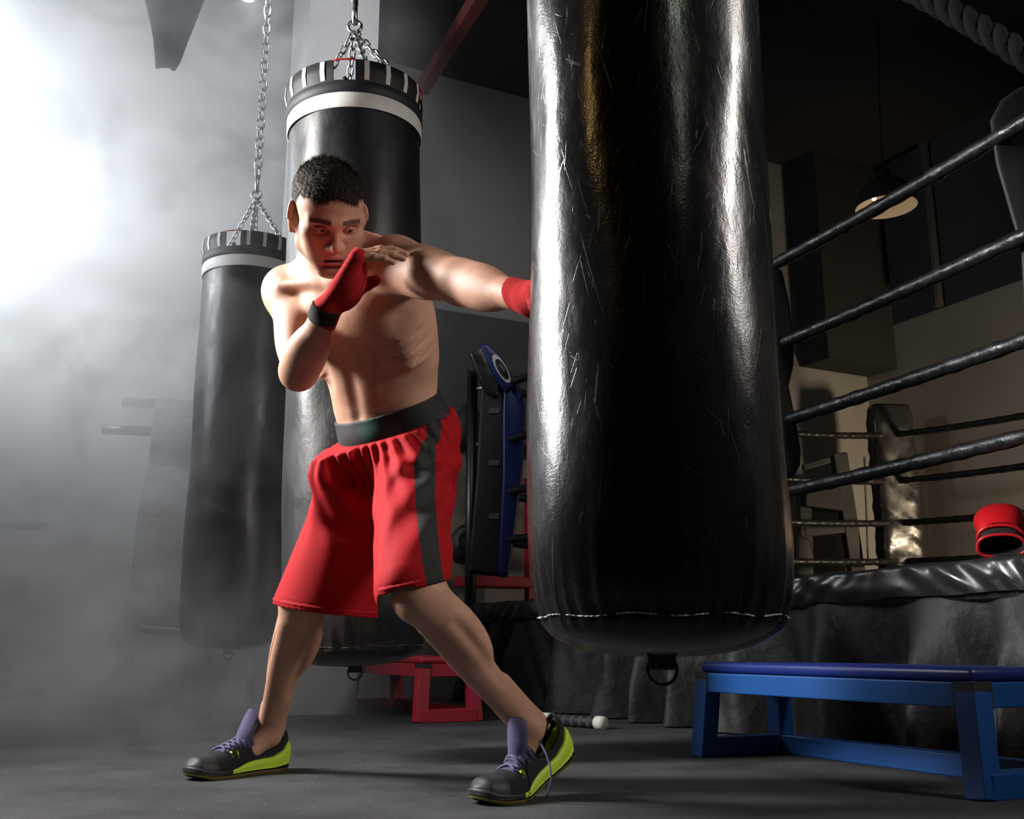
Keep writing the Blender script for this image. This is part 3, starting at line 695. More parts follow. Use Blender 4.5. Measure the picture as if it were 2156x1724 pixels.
# ================================================================ signed-distance modelling
class Field:
    def __init__(s, lo, hi, h):
        s.lo = np.array(lo, float); s.h = h; n = np.ceil((np.array(hi)-s.lo)/h).astype(int)+1
        s.n = n; s.D = np.full(n, .2, np.float32)
        s.ax = [(s.lo[i]+h*np.arange(n[i])).astype(np.float32) for i in range(3)]
    def sub(s, bl, bh):
        i0 = np.maximum(0, np.floor((bl-s.lo)/s.h).astype(int)); i1 = np.minimum(s.n, np.ceil((bh-s.lo)/s.h).astype(int)+1)
        if np.any(i1 <= i0): return None
        sl = tuple(slice(a, b) for a, b in zip(i0, i1))
        X = s.ax[0][sl[0]][:, None, None]; Y = s.ax[1][sl[1]][None, :, None]; Z = s.ax[2][sl[2]][None, None, :]
        return sl, X, Y, Z
    def apply(s, prim):
        kind, mode, k, args = prim
        if kind == 'cap':
            a, b, ra, rb = args; m = max(ra, rb)+k+.012; r = s.sub(np.minimum(a, b)-m, np.maximum(a, b)+m)
            if r is None: return
            sl, X, Y, Z = r; ba = b-a; L2 = max(1e-9, ba.dot(ba)); x, y, z = X-a[0], Y-a[1], Z-a[2]
            t = np.clip((x*ba[0]+y*ba[1]+z*ba[2])/L2, 0, 1)
            d = np.sqrt((x-t*ba[0])**2+(y-t*ba[1])**2+(z-t*ba[2])**2)-(ra+(rb-ra)*t)
        elif kind == 'ecap':
            a, b, ra, rb, n_, q = args; m = max(ra, rb)+k+.012; r = s.sub(np.minimum(a, b)-m, np.maximum(a, b)+m)
            if r is None: return
            sl, X, Y, Z = r; ba = b-a; e = 1/q-1; ba = ba+n_*ba.dot(n_)*e; L2 = ba.dot(ba)
            x, y, z = X-a[0], Y-a[1], Z-a[2]; dn = (x*n_[0]+y*n_[1]+z*n_[2])*e
            x = x+dn*n_[0]; y = y+dn*n_[1]; z = z+dn*n_[2]
            t = np.clip((x*ba[0]+y*ba[1]+z*ba[2])/L2, 0, 1)
            d = (np.sqrt((x-t*ba[0])**2+(y-t*ba[1])**2+(z-t*ba[2])**2)-(ra+(rb-ra)*t))*(.5+.5*q)
        elif kind == 'ell':
            c, A, rr = args; ext = np.sqrt(((A*rr[:, None])**2).sum(0))+k+.012; r = s.sub(c-ext, c+ext)
            if r is None: return
            sl, X, Y, Z = r; x, y, z = X-c[0], Y-c[1], Z-c[2]; k0 = 0; k1 = 0
            for i in range(3):
                q = x*A[i][0]+y*A[i][1]+z*A[i][2]; k0 = k0+(q/rr[i])**2; k1 = k1+(q/rr[i]**2)**2
            k0 = np.sqrt(k0); k1 = np.sqrt(k1); d = k0*(k0-1)/np.maximum(k1, 1e-6)
            d = np.where(k1 < 1e-6, -min(rr), d)
        elif kind == 'half':                       # keep side where (p-c).n < 0
            c, n_ = args; X = s.ax[0][:, None, None]; Y = s.ax[1][None, :, None]; Z = s.ax[2][None, None, :]
            d = (X-c[0])*n_[0]+(Y-c[1])*n_[1]+(Z-c[2])*n_[2]; s.D = np.maximum(s.D, d.astype(np.float32)); return
        g = s.D[sl]; d = d.astype(np.float32)
        if mode == 'u':
            h = np.maximum(k-np.abs(g-d), 0)/k; s.D[sl] = np.minimum(g, d)-h*h*k*.25
        else:
            d = -d; h = np.maximum(k-np.abs(g-d), 0)/k; s.D[sl] = np.maximum(g, d)+h*h*k*.25
    def run(s, prims):
        for p in prims: s.apply(p)
        return s
    def mesh(s):
        D_ = s.D; h = s.h; S = D_ < 0
        c = [S[i:S.shape[0]-1+i, j:S.shape[1]-1+j, k:S.shape[2]-1+k] for i in (0, 1) for j in (0, 1) for k in (0, 1)]
        cnt = sum(x.astype(np.uint8) for x in c); act = (cnt > 0) & (cnt < 8); I = np.argwhere(act)
        idx = np.full(act.shape, -1, np.int32); idx[act] = np.arange(len(I))
        off = [(i, j, k) for i in (0, 1) for j in (0, 1) for k in (0, 1)]
        v = [D_[I[:, 0]+o[0], I[:, 1]+o[1], I[:, 2]+o[2]] for o in off]
        acc = np.zeros((len(I), 3)); n = np.zeros(len(I))
        for a in range(8):
            for b in range(a+1, 8):
                df = [off[b][t]-off[a][t] for t in range(3)]
                if sum(abs(x) for x in df) != 1: continue
                mk = (v[a] < 0) != (v[b] < 0); t = np.where(mk, v[a]/np.where(mk, v[a]-v[b], 1), 0)
                for q in range(3): acc[:, q] += np.where(mk, off[a][q]+df[q]*t, 0)
                n += mk
        V = s.lo+h*(I+acc/n[:, None]); Fs = []
        for axn in range(3):
            sh = [slice(None)]*3; s0 = list(sh); s1 = list(sh); s0[axn] = slice(0, -1); s1[axn] = slice(1, None)
            e = S[tuple(s0)] != S[tuple(s1)]; E = np.argwhere(e); o = [x for x in range(3) if x != axn]
            ok = (E[:, o[0]] > 0) & (E[:, o[1]] > 0) & (E[:, o[0]] < act.shape[o[0]]) & (E[:, o[1]] < act.shape[o[1]])
            E = E[ok]; ins = S[E[:, 0], E[:, 1], E[:, 2]]
            def gi(d0, d1):
                q = E.copy(); q[:, o[0]] -= d0; q[:, o[1]] -= d1; return idx[q[:, 0], q[:, 1], q[:, 2]]
            quad = np.stack([gi(1, 1), gi(0, 1), gi(0, 0), gi(1, 0)], 1)
            flip = ~ins if axn != 1 else ins
            quad[flip] = quad[flip][:, ::-1]; Fs.append(quad)
        return V, np.concatenate(Fs)
def cap(a, b, ra, rb=None, k=.02, mode='u'): return ('cap', mode, k, (np.array(a, float), np.array(b, float), ra, ra if rb is None else rb))
def ecap(a, b, ra, rb, n_, q, k=.02, mode='u'): return ('ecap', mode, k, (np.array(a, float), np.array(b, float), ra, rb, nz(n_), q))
def ell(c, A, rr, k=.02, mode='u'): return ('ell', mode, k, (np.array(c, float), np.array([nz(x) for x in A]), np.array(rr, float)))
def ortho(x, y):
    x = nz(x); y = np.array(y, float); y = nz(y-x*x.dot(y)); return [x, y, np.cross(x, y)]
def chain(pts, rs, k=.015, mode='u'): return [cap(pts[i], pts[i+1], rs[i], rs[i+1], k, mode) for i in range(len(pts)-1)]

# ================================================================ the pose (joints)
SR, SL = P(610, 618, 2.36), P(836, 560, 2.17)
PEL, NB = P(830, 925, 2.47), P(714, 572, 2.28)
HR, HL = P(772, 955, 2.50), P(880, 960, 2.42)
KR, KL = P(637, 1262, 2.58), P(882, 1255, 2.17)
AR, AL = P(565, 1540, 2.81), P(1114, 1532, 2.385)
ER, WR = P(628, 783, 2.22), P(688, 652, 2.04)
EL, WL = P(968, 593, 1.96), P(1122, 630, 1.775)
UP = nz(NB-PEL); S_ = SL-SR; S_ = nz(S_-UP*S_.dot(UP)); FR = np.cross(S_, UP); FR = nz(FR)
if FR[1] > 0: FR = -FR
TA = [S_, FR, UP]
def tp(px, py, Y): return P(px, py, Y)
W1, W2, C1, C2 = P(809, 850, 2.435), P(801, 760, 2.38), P(780, 680, 2.33), P(742, 612, 2.31)
B = []                                             # body primitives
# torso
B += [ecap(PEL, W1, .128, .124, FR, .80, .03), ecap(W1, W2, .124, .135, FR, .78, .04), ecap(W2, C1, .138, .160, FR, .74, .04), ecap(C1, C2, .160, .150, FR, .66, .04)]
B += [ell(PEL-FR*.02, TA, (.138, .100, .11), .04)]
# shoulder girdle: traps, clavicles
NT = P(708, 545, 2.24)
B += [ecap(C2+UP*.03, NB, .11, .06, FR, .8, .05)]
B += [cap(NB-FR*.03, SL+UP*.02-S_*.01, .048, .042, .05), cap(NB-FR*.03, SR+UP*.02+S_*.01, .048, .042, .05)]
nck0 = P(712, 590, 2.22)
B += [cap(nck0+FR*.015, SR*.82+nck0*.18+UP*.028+FR*.045, .010, .011, .022), cap(nck0+FR*.015, SL*.8+nck0*.2+UP*.02+FR*.05, .010, .010, .022)]
# pecs
pc = (SR+SL)/2-UP*.075
B += [ell(pc-S_*.082+FR*.062-UP*.005, ortho(S_+UP*.35, FR), (.088, .042, .060), .028), ell(pc+S_*.075+FR*.058-UP*.005, ortho(S_-UP*.35, FR), (.085, .042, .060), .028)]
# lats and serratus
B += [cap(SR-UP*.06+S_*.005, W2-S_*.125, .045, .03, .05), cap(SL-UP*.07-S_*.02, W2+S_*.108, .048, .030, .05)]
for i in range(3):
    c = C1-S_*(.120)+FR*(.06)-UP*(.01+.034*i); B += [ell(c, ortho(-S_*.4+FR*.8-UP*.5, UP), (.028, .005, .013), .03)]
    c = C1+S_*(.122)+FR*(.05)-UP*(.02+.036*i); B += [ell(c, ortho(S_*.4+FR*.8-UP*.5, UP), (.030, .004, .014), .035)]
# rib arch and abdominals
for i in range(3):
    for sg in (-1, 1):
        t = i/3; c = (C1-UP*.055)*(1-t)+(W1+UP*.03)*t+S_*sg*.032+FR*(.098-.006*i)
        B += [ell(c, TA, (.030, .014, .030), .020)]
B += [cap(C1+FR*.126-UP*.05, W1+FR*.112, .002, .002, .030, 's')]
# obliques / lower belly roll above the waistband
B += [ell(W1+S_*.095+FR*.02-UP*.015, TA, (.045, .05, .05), .03)]
NAV = P(741, 864, 2.33)
B += [ell(W1+FR*.075-UP*.05, TA, (.07, .04, .035), .03)]
NAVS = W1+FR*.112-UP*.035-S_*.012
B += [cap(NAVS-S_*.04+UP*.012, NAVS+S_*.05+UP*.014, .004, .004, .012, 's'), ell(NAVS, TA, (.010, .014, .005), .006, 's')]
# right arm (guard)
ua = nz(ER-SR); fo = nz(WR-ER)
B += [ell(SR+np.array([-.012, 0, .004]), ortho(ua, FR), (.070, .056, .054), .03), cap(SR, ER, .047, .036, .03)]
out = nz(np.cross(ua, fo)); bi = nz(np.cross(out, ua)); bi = bi if bi.dot(fo) > 0 else -bi
B += [ell(SR*.5+ER*.5+bi*.018, ortho(ua, bi), (.072, .033, .034), .02), ell(SR*.42+ER*.58-bi*.020, ortho(ua, bi), (.085, .026, .036), .022)]
B += [ell(ER-bi*.006, ortho(fo, ua), (.030, .026, .026), .02)]
B += [cap(ER, WR, .038, .027, .025), ell(ER*.72+WR*.28+bi*.004+out*.012, ortho(fo, bi), (.075, .036, .036), .022), ell(ER*.70+WR*.30-out*.012-bi*.01, ortho(fo, bi), (.08, .032, .032), .022)]
# left arm (punch)
ua = nz(EL-SL); fo = nz(WL-EL); upv = np.array([0, 0, 1.0])
B += [ell(SL+UP*.004+ua*.005, ortho(ua, upv), (.078, .058, .058), .032), cap(SL, EL, .050, .040, .03), cap(SL+upv*.010, EL+upv*.006, .045, .030, .03), ell(SL*.66+EL*.34-upv*.004, ortho(ua, upv), (.085, .047, .048), .03)]
B += [ell(SL*.45+EL*.55+upv*.008+np.array([.0, -.010, 0]), ortho(ua, upv), (.080, .032, .032), .04), ell(SL*.5+EL*.5-upv*.016, ortho(ua, upv), (.085, .030, .034), .03)]
B += [cap(EL, WL, .038, .026, .028), ell(EL*.72+WL*.28+upv*.010, ortho(fo, upv), (.080, .036, .034), .022), ell(EL*.72+WL*.28-upv*.016, ortho(fo, upv), (.085, .032, .032), .022), ell(EL-upv*.012, ortho(fo, upv), (.035, .030, .030), .02)]
# thighs and lower legs
def leg(H, K, A, toe, g=1.0, ft=1.0):
    th = nz(K-H); sh = nz(A-K); f = nz(toe-sh*toe.dot(sh)); sd = np.cross(sh, f); out = []
    out += [cap(H, K, .070*ft, .050*ft, .04), ell(H*.45+K*.55+f*.008, ortho(th, f), (.15, .058*ft, .060*ft), .03)]
    out += [ell(K+f*.018, ortho(sh, f), (.036, .030, .038), .025), ell(K-f*.01, ortho(sh, f), (.05, .045, .047), .03)]
    out += [cap(K, A, .044*g, .026*g, .03)]
    out += [ell(K*.70+A*.30-f*.026+sd*.016, ortho(sh, f), (.105, .038*g, .034*g), .025), ell(K*.72+A*.28-f*.024-sd*.018, ortho(sh, f), (.098, .037*g, .034*g), .025)]
    out += [ell(K*.62+A*.38+f*.012+sd*.014, ortho(sh, f), (.12, .026, .024), .022), cap(K*.85+A*.15+f*.034, A+f*.018, .010, .010, .022)]
    out += [cap(K*.75+A*.25+f*.040+sd*.020, K*.25+A*.75+f*.030+sd*.020, .004, .003, .018, 's'), cap(K*.80+A*.20-f*.010+sd*.058, K*.35+A*.65-f*.01+sd*.044, .004, .003, .020, 's'), cap(K*.80+A*.20-f*.005-sd*.055, K*.35+A*.65-f*.008-sd*.042, .004, .003, .020, 's')]
    out += [cap(K*.3+A*.7-f*.022, A-f*.034+sh*.03, .016, .013, .02)]
    out += [ell(A+sd*.026, ortho(sh, f), (.017, .015, .013), .014), ell(A-sd*.026, ortho(sh, f), (.017, .015, .013), .014)]
    return out
TOE_R = nz(np.array([-.60, -.80, 0])); TOE_L = nz(np.array([-.72, -.52, -.25]))
B += leg(HR, KR, AR, TOE_R, 1.16, .74); B += leg(HL, KL, AL, TOE_L)
B += [cap(AR, AR+TOE_R*.05-np.array([0, 0, .045]), .03, .024, .03), cap(AL, AL+np.array([-.012, -.02, -.06]), .028, .022, .03)]

# ---------------- head
EYE = P(706, 487, 2.075)
R0, U0, B0 = view_basis(700, 470)
def rot(ax, a):
    ax = nz(ax); c, s = math.cos(a), math.sin(a); x, y, z = ax
    return np.array([[c+x*x*(1-c), x*y*(1-c)-z*s, x*z*(1-c)+y*s], [y*x*(1-c)+z*s, c+y*y*(1-c), y*z*(1-c)-x*s], [z*x*(1-c)-y*s, z*y*(1-c)+x*s, c+z*z*(1-c)]])
Rm = rot(B0, rad(3))@rot(U0, rad(12))@rot(R0, rad(25))
HX, HY, HZ = Rm@R0, Rm@U0, Rm@B0                    # image-right, crown, face
HO = EYE-HZ*.083
HS = .955
def hp(x, y, z): return HO+(HX*x+HY*y+HZ*z)*HS
HA = [HX, HY, HZ]
Hd = []
Hd += [ell(hp(0, .040, -.018), HA, (.074, .072, .094), .02), ell(hp(0, .035, .035), HA, (.064, .062, .050), .03)]
Hd += [ell(hp(0, -.03, .028), HA, (.060, .075, .056), .03)]
for s_ in (-1, 1):
    Hd += [cap(hp(s_*.056, -.035, -.005), hp(s_*.050, -.068, .008), .016, .015, .03), cap(hp(s_*.050, -.068, .008), hp(s_*.016, -.106, .070), .016, .014, .022)]
    Hd += [ell(hp(s_*.050, -.018, .052), ortho(HX*s_*.6+HZ*.8, HY), (.020, .015, .020), .02)]
    Hd += [cap(hp(s_*.012, .019, .087), hp(s_*.050, .018, .065), .0105, .0095, .016)]
    Hd += [ell(hp(s_*.034, -.050, .062), HA, (.022, .028, .020), .03)]
    Hd += [cap(hp(s_*.018, -.034, .09), hp(s_*.030, -.062, .078), .003, .003, .014, 's')]
Hd += [ell(hp(0, -.104, .072), HA, (.022, .017, .017), .02), ell(hp(0, -.068, .070), HA, (.034, .034, .022), .025)]
for s_ in (-1, 1):
    Hd += [ell(hp(s_*.032, .001, .085), ortho(HX, HY), (.019, .011, .013), .012, 's')]
    # eyeball bed and lids
    Hd += [ell(hp(s_*.032, .000, .0655), HA, (.0135, .0125, .0125), .004)]
    up_ = [hp(s_*.032+x, .0050-.12*abs(x)-6*x*x, .0800-14*x*x) for x in np.linspace(-.015, .015, 7)]
    lo_ = [hp(s_*.032+x, -.0062+.08*abs(x), .0785-14*x*x) for x in np.linspace(-.014, .014, 7)]
    Hd += chain(up_, [.0024]*7, .0035) + chain(lo_, [.0019]*7, .0035)
Hd += [cap(hp(0, .016, .084), hp(0, -.028, .106), .0075, .0095, .014), ell(hp(0, -.034, .108), HA, (.0115, .0095, .0115), .010)]
for s_ in (-1, 1):
    Hd += [ell(hp(s_*.0135, -.037, .097), HA, (.0085, .0075, .0105), .007), ell(hp(s_*.008, -.043, .100), HA, (.0042, .003, .005), .003, 's')]
# lips, slightly open
ul = [hp(x, -.0640-.10*abs(x)+(.0012 if abs(x) > .004 else 0), .0925-14*x*x) for x in np.linspace(-.025, .025, 9)]
ll_ = [hp(x, -.0785+.22*abs(x), .0890-14*x*x) for x in np.linspace(-.022, .022, 9)]
Hd += chain(ul, [.0025, .004, .0048, .0052, .0047, .0052, .0048, .004, .0025], .006) + chain(ll_, [.002, .004, .0055, .0062, .0064, .0062, .0055, .004, .002], .006)
Hd += [ell(hp(0, -.0712, .094), HA, (.021, .0028, .012), .003, 's')]
Hd += [ell(hp(0, -.090, .086), HA, (.020, .004, .008), .012, 's')]
# ears
for s_ in (-1, 1):
    ex = nz(HX*s_*.90-HZ*.44); ec = hp(s_*.0745, -.010, -.008); ez = nz(HZ*.9+HX*s_*.44)
    Hd += [ell(ec+ex*.007, ortho(ex, HY), (.0085, .031, .0180), .008), ell(ec-ex*.004+ez*.006, ortho(ex, HY), (.009, .022, .014), .012)]
    rim = [ec+ex*(.010)+HY*(.0325*math.sin(a)-.001)+ez*(-.0185*math.cos(a)) for a in np.linspace(-1.1, 3.0, 14)]
    Hd += chain(rim, [.0036]*14, .004)
    an = [ec+ex*(.0085)+HY*(.020*math.sin(a)-.003)+ez*(-.0105*math.cos(a)+.001) for a in np.linspace(-1.0, 1.6, 9)]
    Hd += chain(an, [.0026]*9, .004)
    Hd += [ell(ec+ex*.012-HY*.006+ez*.003, ortho(ex, HY), (.0042, .011, .0075), .004, 's'), cap(hp(s_*.076, -.002, .000), hp(s_*.076, -.012, .001), .004, .004, .005)]
    Hd += [ell(ec+ex*.006-HY*.030+ez*.004, ortho(ex, HY), (.005, .008, .007), .006)]
neck = [ecap(hp(0, -.035, -.035), NB+UP*.0, .056, .062, HZ, .95, .03), cap(hp(.035, -.03, -.03), nck0+FR*.005+S_*.01, .016, .012, .02), cap(hp(-.035, -.03, -.03), nck0+FR*.005-S_*.01, .016, .012, .02)]
ALLB = B+neck+Hd

# ---------------- hands
def finger(K, dirs, lens, r0, r1):
    pts = [K]; 
    for d_, L_ in zip(dirs, lens): pts.append(pts[-1]+nz(d_)*L_)
    rs = np.linspace(r0, r1, len(pts)); out = []
    for i in range(len(pts)-1):
        out.append(cap(pts[i], pts[i+1], rs[i], rs[i+1], .003))
        if i: out.append(ell(pts[i], ortho(nz(dirs[i]), (0, 0, 1)), (rs[i]*1.12,)*3, .003))
    return out, pts
Rh, Uh, Bh = view_basis(730, 580)
KC = P(757, 535, 1.995)
mh = nz(KC-WR); nh = nz(Rh*.85-Uh*.52); nh = nz(nh-mh*nh.dot(mh)); l0 = nz(np.cross(mh, nh)); l0 = l0 if l0.dot(Bh) > 0 else -l0
nn = nz(nh*1.0+Bh*.02); nn = nz(nn-mh*nn.dot(mh)); lh = nz(l0-nn*l0.dot(nn)); lh = nz(lh-mh*lh.dot(mh))
HandR = []; 
for i in range(4):
    HandR += [cap(WR+lh*(i-1.5)*.012, KC+lh*(i-1.5)*.020-mh*(.003*abs(i-1.2)), .0155, .0128, .012)]
HandR += [ell(WR*.50+KC*.50+nn*.016, [mh, nn, lh], (.050, .024, .040), .014), ell(WR*.6+KC*.4+nn*.026-lh*.01, [mh, nn, lh], (.034, .018, .026), .014)]
tb_, _ = finger(WR*.75+KC*.25-lh*.028+nn*.012, [mh*.85+nn*.55-lh*.30, mh*.9+nn*.45+lh*.10, mh*.8+nn*.6+lh*.3], [.036, .026, .020], .0145, .0095)
HandR += tb_
FINR = []
for i, (Lf, rr0) in enumerate(((.95, .0092), (1.05, .0095), (1.0, .0090), (.80, .0080))):
    k_ = KC+lh*(i-1.5)*.0170-mh*(.003*abs(i-1.2)); a0 = rad(44+4*i)
    ds = [mh*math.cos(a)+nn*math.sin(a)+lh*.02*(i-1.5) for a in (a0, a0+rad(14), a0+rad(26))]
    f_, _ = finger(k_, ds, [.044*Lf, .027*Lf, .022*Lf], rr0, rr0*.82); FINR += f_
# left fist on the bag
fm = nz(np.array([.118, 1.665, .925])-WL); fu = np.array([0, 0, 1.0]); fl = nz(np.cross(fm, fu)); fu = nz(np.cross(fl, fm))
FC0 = WL+fm*.068
HandL = [cap(WL, WL+fm*.03, .026, .028, .02), ell(WL+fm*.045, [fm, fl, fu], (.045, .038, .026), .015)]
for i in range(4):
    k_ = WL+fm*(.082-.003*abs(i-1.5))+fl*(i-1.5)*.0195+fu*.010
    f_, _ = finger(k_, [-fu, -fm*.9-fu*.2, fu*.5-fm*.4], [.030, .026, .016], .0125, .0095); HandL += f_
tb_, _ = finger(WL+fm*.03-fl*.032-fu*.005, [fm*.8-fu*.4, fm*.5+fl*.7-fu*.4, fl], [.034, .028, .020], .0140, .0095); HandL += tb_
ALLB += HandR+FINR+HandL

# ================================================================ skin and face colour
def skin_mat():
    m = mat('skin', (.46, .245, .165), .57, sss=.10, spec=.33); nt = m.node_tree; L = nt.links; b = nt.nodes['Principled BSDF']
    at = nt.nodes.new('ShaderNodeAttribute'); at.attribute_name = 'tint'
    tc = nt.nodes.new('ShaderNodeTexCoord')
    n = nt.nodes.new('ShaderNodeTexNoise'); n.inputs['Scale'].default_value = 14; n.inputs['Detail'].default_value = 8; L.new(tc.outputs['Object'], n.inputs['Vector'])
    r = nt.nodes.new('ShaderNodeMapRange'); r.inputs[1].default_value = .3; r.inputs[2].default_value = .7; r.inputs[3].default_value = .88; r.inputs[4].default_value = 1.12; L.new(n.outputs[0], r.inputs[0])
    sc = nt.nodes.new('ShaderNodeVectorMath'); sc.operation = 'SCALE'; L.new(at.outputs['Color'], sc.inputs[0]); L.new(r.outputs[0], sc.inputs['Scale']); L.new(sc.outputs[0], b.inputs['Base Color'])
    n2 = nt.nodes.new('ShaderNodeTexNoise'); n2.inputs['Scale'].default_value = 420; n2.inputs['Detail'].default_value = 3; L.new(tc.outputs['Object'], n2.inputs['Vector'])
    bp = nt.nodes.new('ShaderNodeBump'); bp.inputs['Strength'].default_value = .25; bp.inputs['Distance'].default_value = .0012; L.new(n2.outputs[0], bp.inputs['Height'])
    n3 = nt.nodes.new('ShaderNodeTexNoise'); n3.inputs['Scale'].default_value = 32; n3.inputs['Detail'].default_value = 3; L.new(tc.outputs['Object'], n3.inputs['Vector'])
    b2 = nt.nodes.new('ShaderNodeBump'); b2.inputs['Strength'].default_value = .16; b2.inputs['Distance'].default_value = .006; L.new(n3.outputs[0], b2.inputs['Height']); L.new(bp.outputs[0], b2.inputs['Normal'])
    L.new(b2.outputs[0], b.inputs['Normal']); return m
M['skin'] = skin_mat()
SKIN = np.array([.50, .275, .185]); HAIRC = np.array([.035, .022, .014])
def sstep(x, a, b): t = np.clip((x-a)/(b-a), 0, 1); return t*t*(3-2*t)
rng_ = np.random.RandomState(3)
def tint_of(V):
    C = np.tile(SKIN, (len(V), 1)); q = (V-HO)@np.array(HA).T; x, y, z = q[:, 0], q[:, 1], q[:, 2]; ax_ = np.abs(x)
    hd = (np.linalg.norm(q, axis=1) < .16) & (y > -.135)
    def mix(w_, c):
        nonlocal C
        w_ = (w_*hd)[:, None]; C = C*(1-w_)+np.array(c)*w_
    ns = rng_.rand(len(V))
    # stubble on jaw and lip, cropped hair fading at the sides
    st = sstep(-y, .050, .072)*sstep(z, -.02, .03)*(1-.6*sstep(-y, .10, .125))
    side = sstep(ax_, .042, .056)*sstep(-y, .02, .05)*(z > -.02)
    mix(np.clip(np.maximum(st*.85, side*.6), 0, 1)*(.35+.5*ns), (.12, .075, .05))
    fade = sstep(y, .012, .045)*sstep(ax_, .045, .060)*sstep(.055-z, 0, .02)
    mix(fade*(.45+.4*ns), (.09, .065, .05))
    # cheeks, nose, ears redder
    mix(sstep(ax_, .018, .032)*sstep(.055-ax_, 0, .012)*sstep(.045-np.abs(y+.025), 0, .02)*(z > .04)*.18, (.50, .17, .12))
    mix(sstep(.014-ax_, 0, .006)*sstep(z, .095, .108)*.2, (.52, .19, .14))
    mix(sstep(ax_, .078, .084)*.55, (.60, .20, .15))
    # lips
    d_ = np.sqrt((x/.027)**2+((y+.0715)/.0150)**2); mix(sstep(1.08-d_, 0, .22)*(z > .06)*.85, (.42, .10, .09))
    mix(sstep(.0035-np.abs(y+.0712), 0, .002)*(ax_ < .021)*(z > .06)*(z < .0915)*.9, (.05, .01, .01))
    # brows
    by = .0235-.10*np.maximum(0, ax_-.034)*1.4-.05*np.maximum(0, .03-ax_); d_ = np.abs(y-by)/(.0062-.03*np.maximum(0, ax_-.035))
    mix(sstep(1.15-d_, 0, .5)*(ax_ > .012)*(ax_ < .056)*(z > .04)*(.75+.25*ns), (.05, .03, .02))
    # hollows round the eyes
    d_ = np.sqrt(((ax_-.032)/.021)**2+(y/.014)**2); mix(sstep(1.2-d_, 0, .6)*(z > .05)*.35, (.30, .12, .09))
    # nipple area and navel untouched; knuckles pinker
    return np.clip(C, 0, 1)
def skin_mesh(name, V, F, parent):
    o = mesh_obj(name, V, F, M['skin'], parent); a = o.data.color_attributes.new('tint', 'FLOAT_COLOR', 'POINT')
    C = tint_of(V); a.data.foreach_set('color', np.concatenate([C, np.ones((len(C), 1))], 1).ravel()); return o

HB = .0045 if QUICK else .0036
fb = Field((-.86, 1.52, .03), (.26, 2.98, 1.36), HB).run(ALLB); Vb, Fb = fb.mesh(); del fb
# finer grids for head and guarding hand, cut where they meet the body grid
ncut = hp(0, -.060, -.02); nn_ = nz(HY*.85+HZ*.30)
def above(V): return ((V-ncut)@HY > -.075+.0) & (np.linalg.norm(V-hp(0, -.01, .01), axis=1) < .165)
hc = hp(0, 0, .01); hr = .152
fh = Field(hc-.175, hc+.175, .0030 if QUICK else .0019).run(ALLB); Vh, Fh = fh.mesh(); del fh
def hsel(V, pad): return ((np.linalg.norm(V-hc, axis=1) < hr+pad))
wc = (WR+KC)/2+nn*.02+mh*.012; wr_ = .088
fw = Field(wc-.10, wc+.10, .0026 if QUICK else .0018).run(ALLB); Vw, Fw = fw.mesh(); del fw
def wsel(V, pad): return np.linalg.norm(V-wc, axis=1) < wr_+pad
def cut(V, F, keep):
    c = keep[F].all(1); F = F[c]; u, inv = np.unique(F, return_inverse=True); return V[u], inv.reshape(-1, 4)
Vb, Fb = cut(Vb, Fb, ~(hsel(Vb, 0) | wsel(Vb, 0)))
Vh, Fh = cut(Vh, Fh, hsel(Vh, .004) & ~wsel(Vh, 0)); Vw, Fw = cut(Vw, Fw, wsel(Vw, .004) & ~(hsel(Vw, 0) & False))
V = np.concatenate([Vb, Vh, Vw]); F = np.concatenate([Fb, Fh+len(Vb), Fw+len(Vb)+len(Vh)])
person = skin_mesh('person', V, F, None)
tag(person, 'shirtless boxer in red shorts and red hand wraps punching the big bag', 'person')

# ---------------- eyes
def eyeball(s_):
    c = hp(s_*.032, .0002, .0706); mb = MB(); look = nz(HZ*.93+HX*.30-HY*.12); A = ortho(look, HY); n = 28; prof = []
    V = []; Fq = []; R = .0120
    rings = [0.001]+list(np.linspace(.06, math.pi-.05, 26))
    for t in rings:
        for k in range(n):
            a = 2*math.pi*k/n; V.append(c+(A[0]*math.cos(t)+(A[1]*math.cos(a)+A[2]*math.sin(a))*math.sin(t))*R)
    mi = []
    for i in range(len(rings)-1):
        for k in range(n):
            Fq.append((i*n+k, i*n+(k+1) % n, (i+1)*n+(k+1) % n, (i+1)*n+k)); mi.append(0 if rings[i+1] < .22 else 1 if rings[i+1] < .52 else 2)
    o = mesh_obj('eye', V, Fq, [M['pupil'], M['iris'], M['sclera']], person); o.data.polygons.foreach_set('material_index', mi); return o
M['pupil'] = mat('pupil', (.004, .004, .004), .08); M['iris'] = mat('iris', (.05, .03, .018), .1); M['sclera'] = mat('sclera', (.33, .27, .24), .15)
eyeball(-1); eyeball(1)

# ---------------- hair: a cropped cap plus strands
M['hair'] = mat('dark_brown_hair', (.026, .016, .010), .75, spec=.2)
def hairline(x, z_hint=None): return .060-.35*np.maximum(0, np.abs(x)-.045)
capf = Field(hp(0, .04, -.01)-.14, hp(0, .04, -.01)+.14, .0034 if QUICK else .0024)
capf.run([ell(hp(0, .043, -.020), HA, (.0765, .075, .096), .02), ell(hp(0, .062, .028), HA, (.060, .040, .055), .03)])
Xg, Yg, Zg = np.meshgrid(*capf.ax, indexing='ij'); q = np.stack([Xg-HO[0], Yg-HO[1], Zg-HO[2]], -1)@np.array(HA).T
qx, qy, qz = q[..., 0], q[..., 1], q[..., 2]
line = .064+.010*np.cos(qx*60)*(np.abs(qx) < .05)-.30*np.maximum(0, np.abs(qx)-.052)   # front hairline height
side = .016+.020*np.clip((qz+.02)/.08, 0, 1)
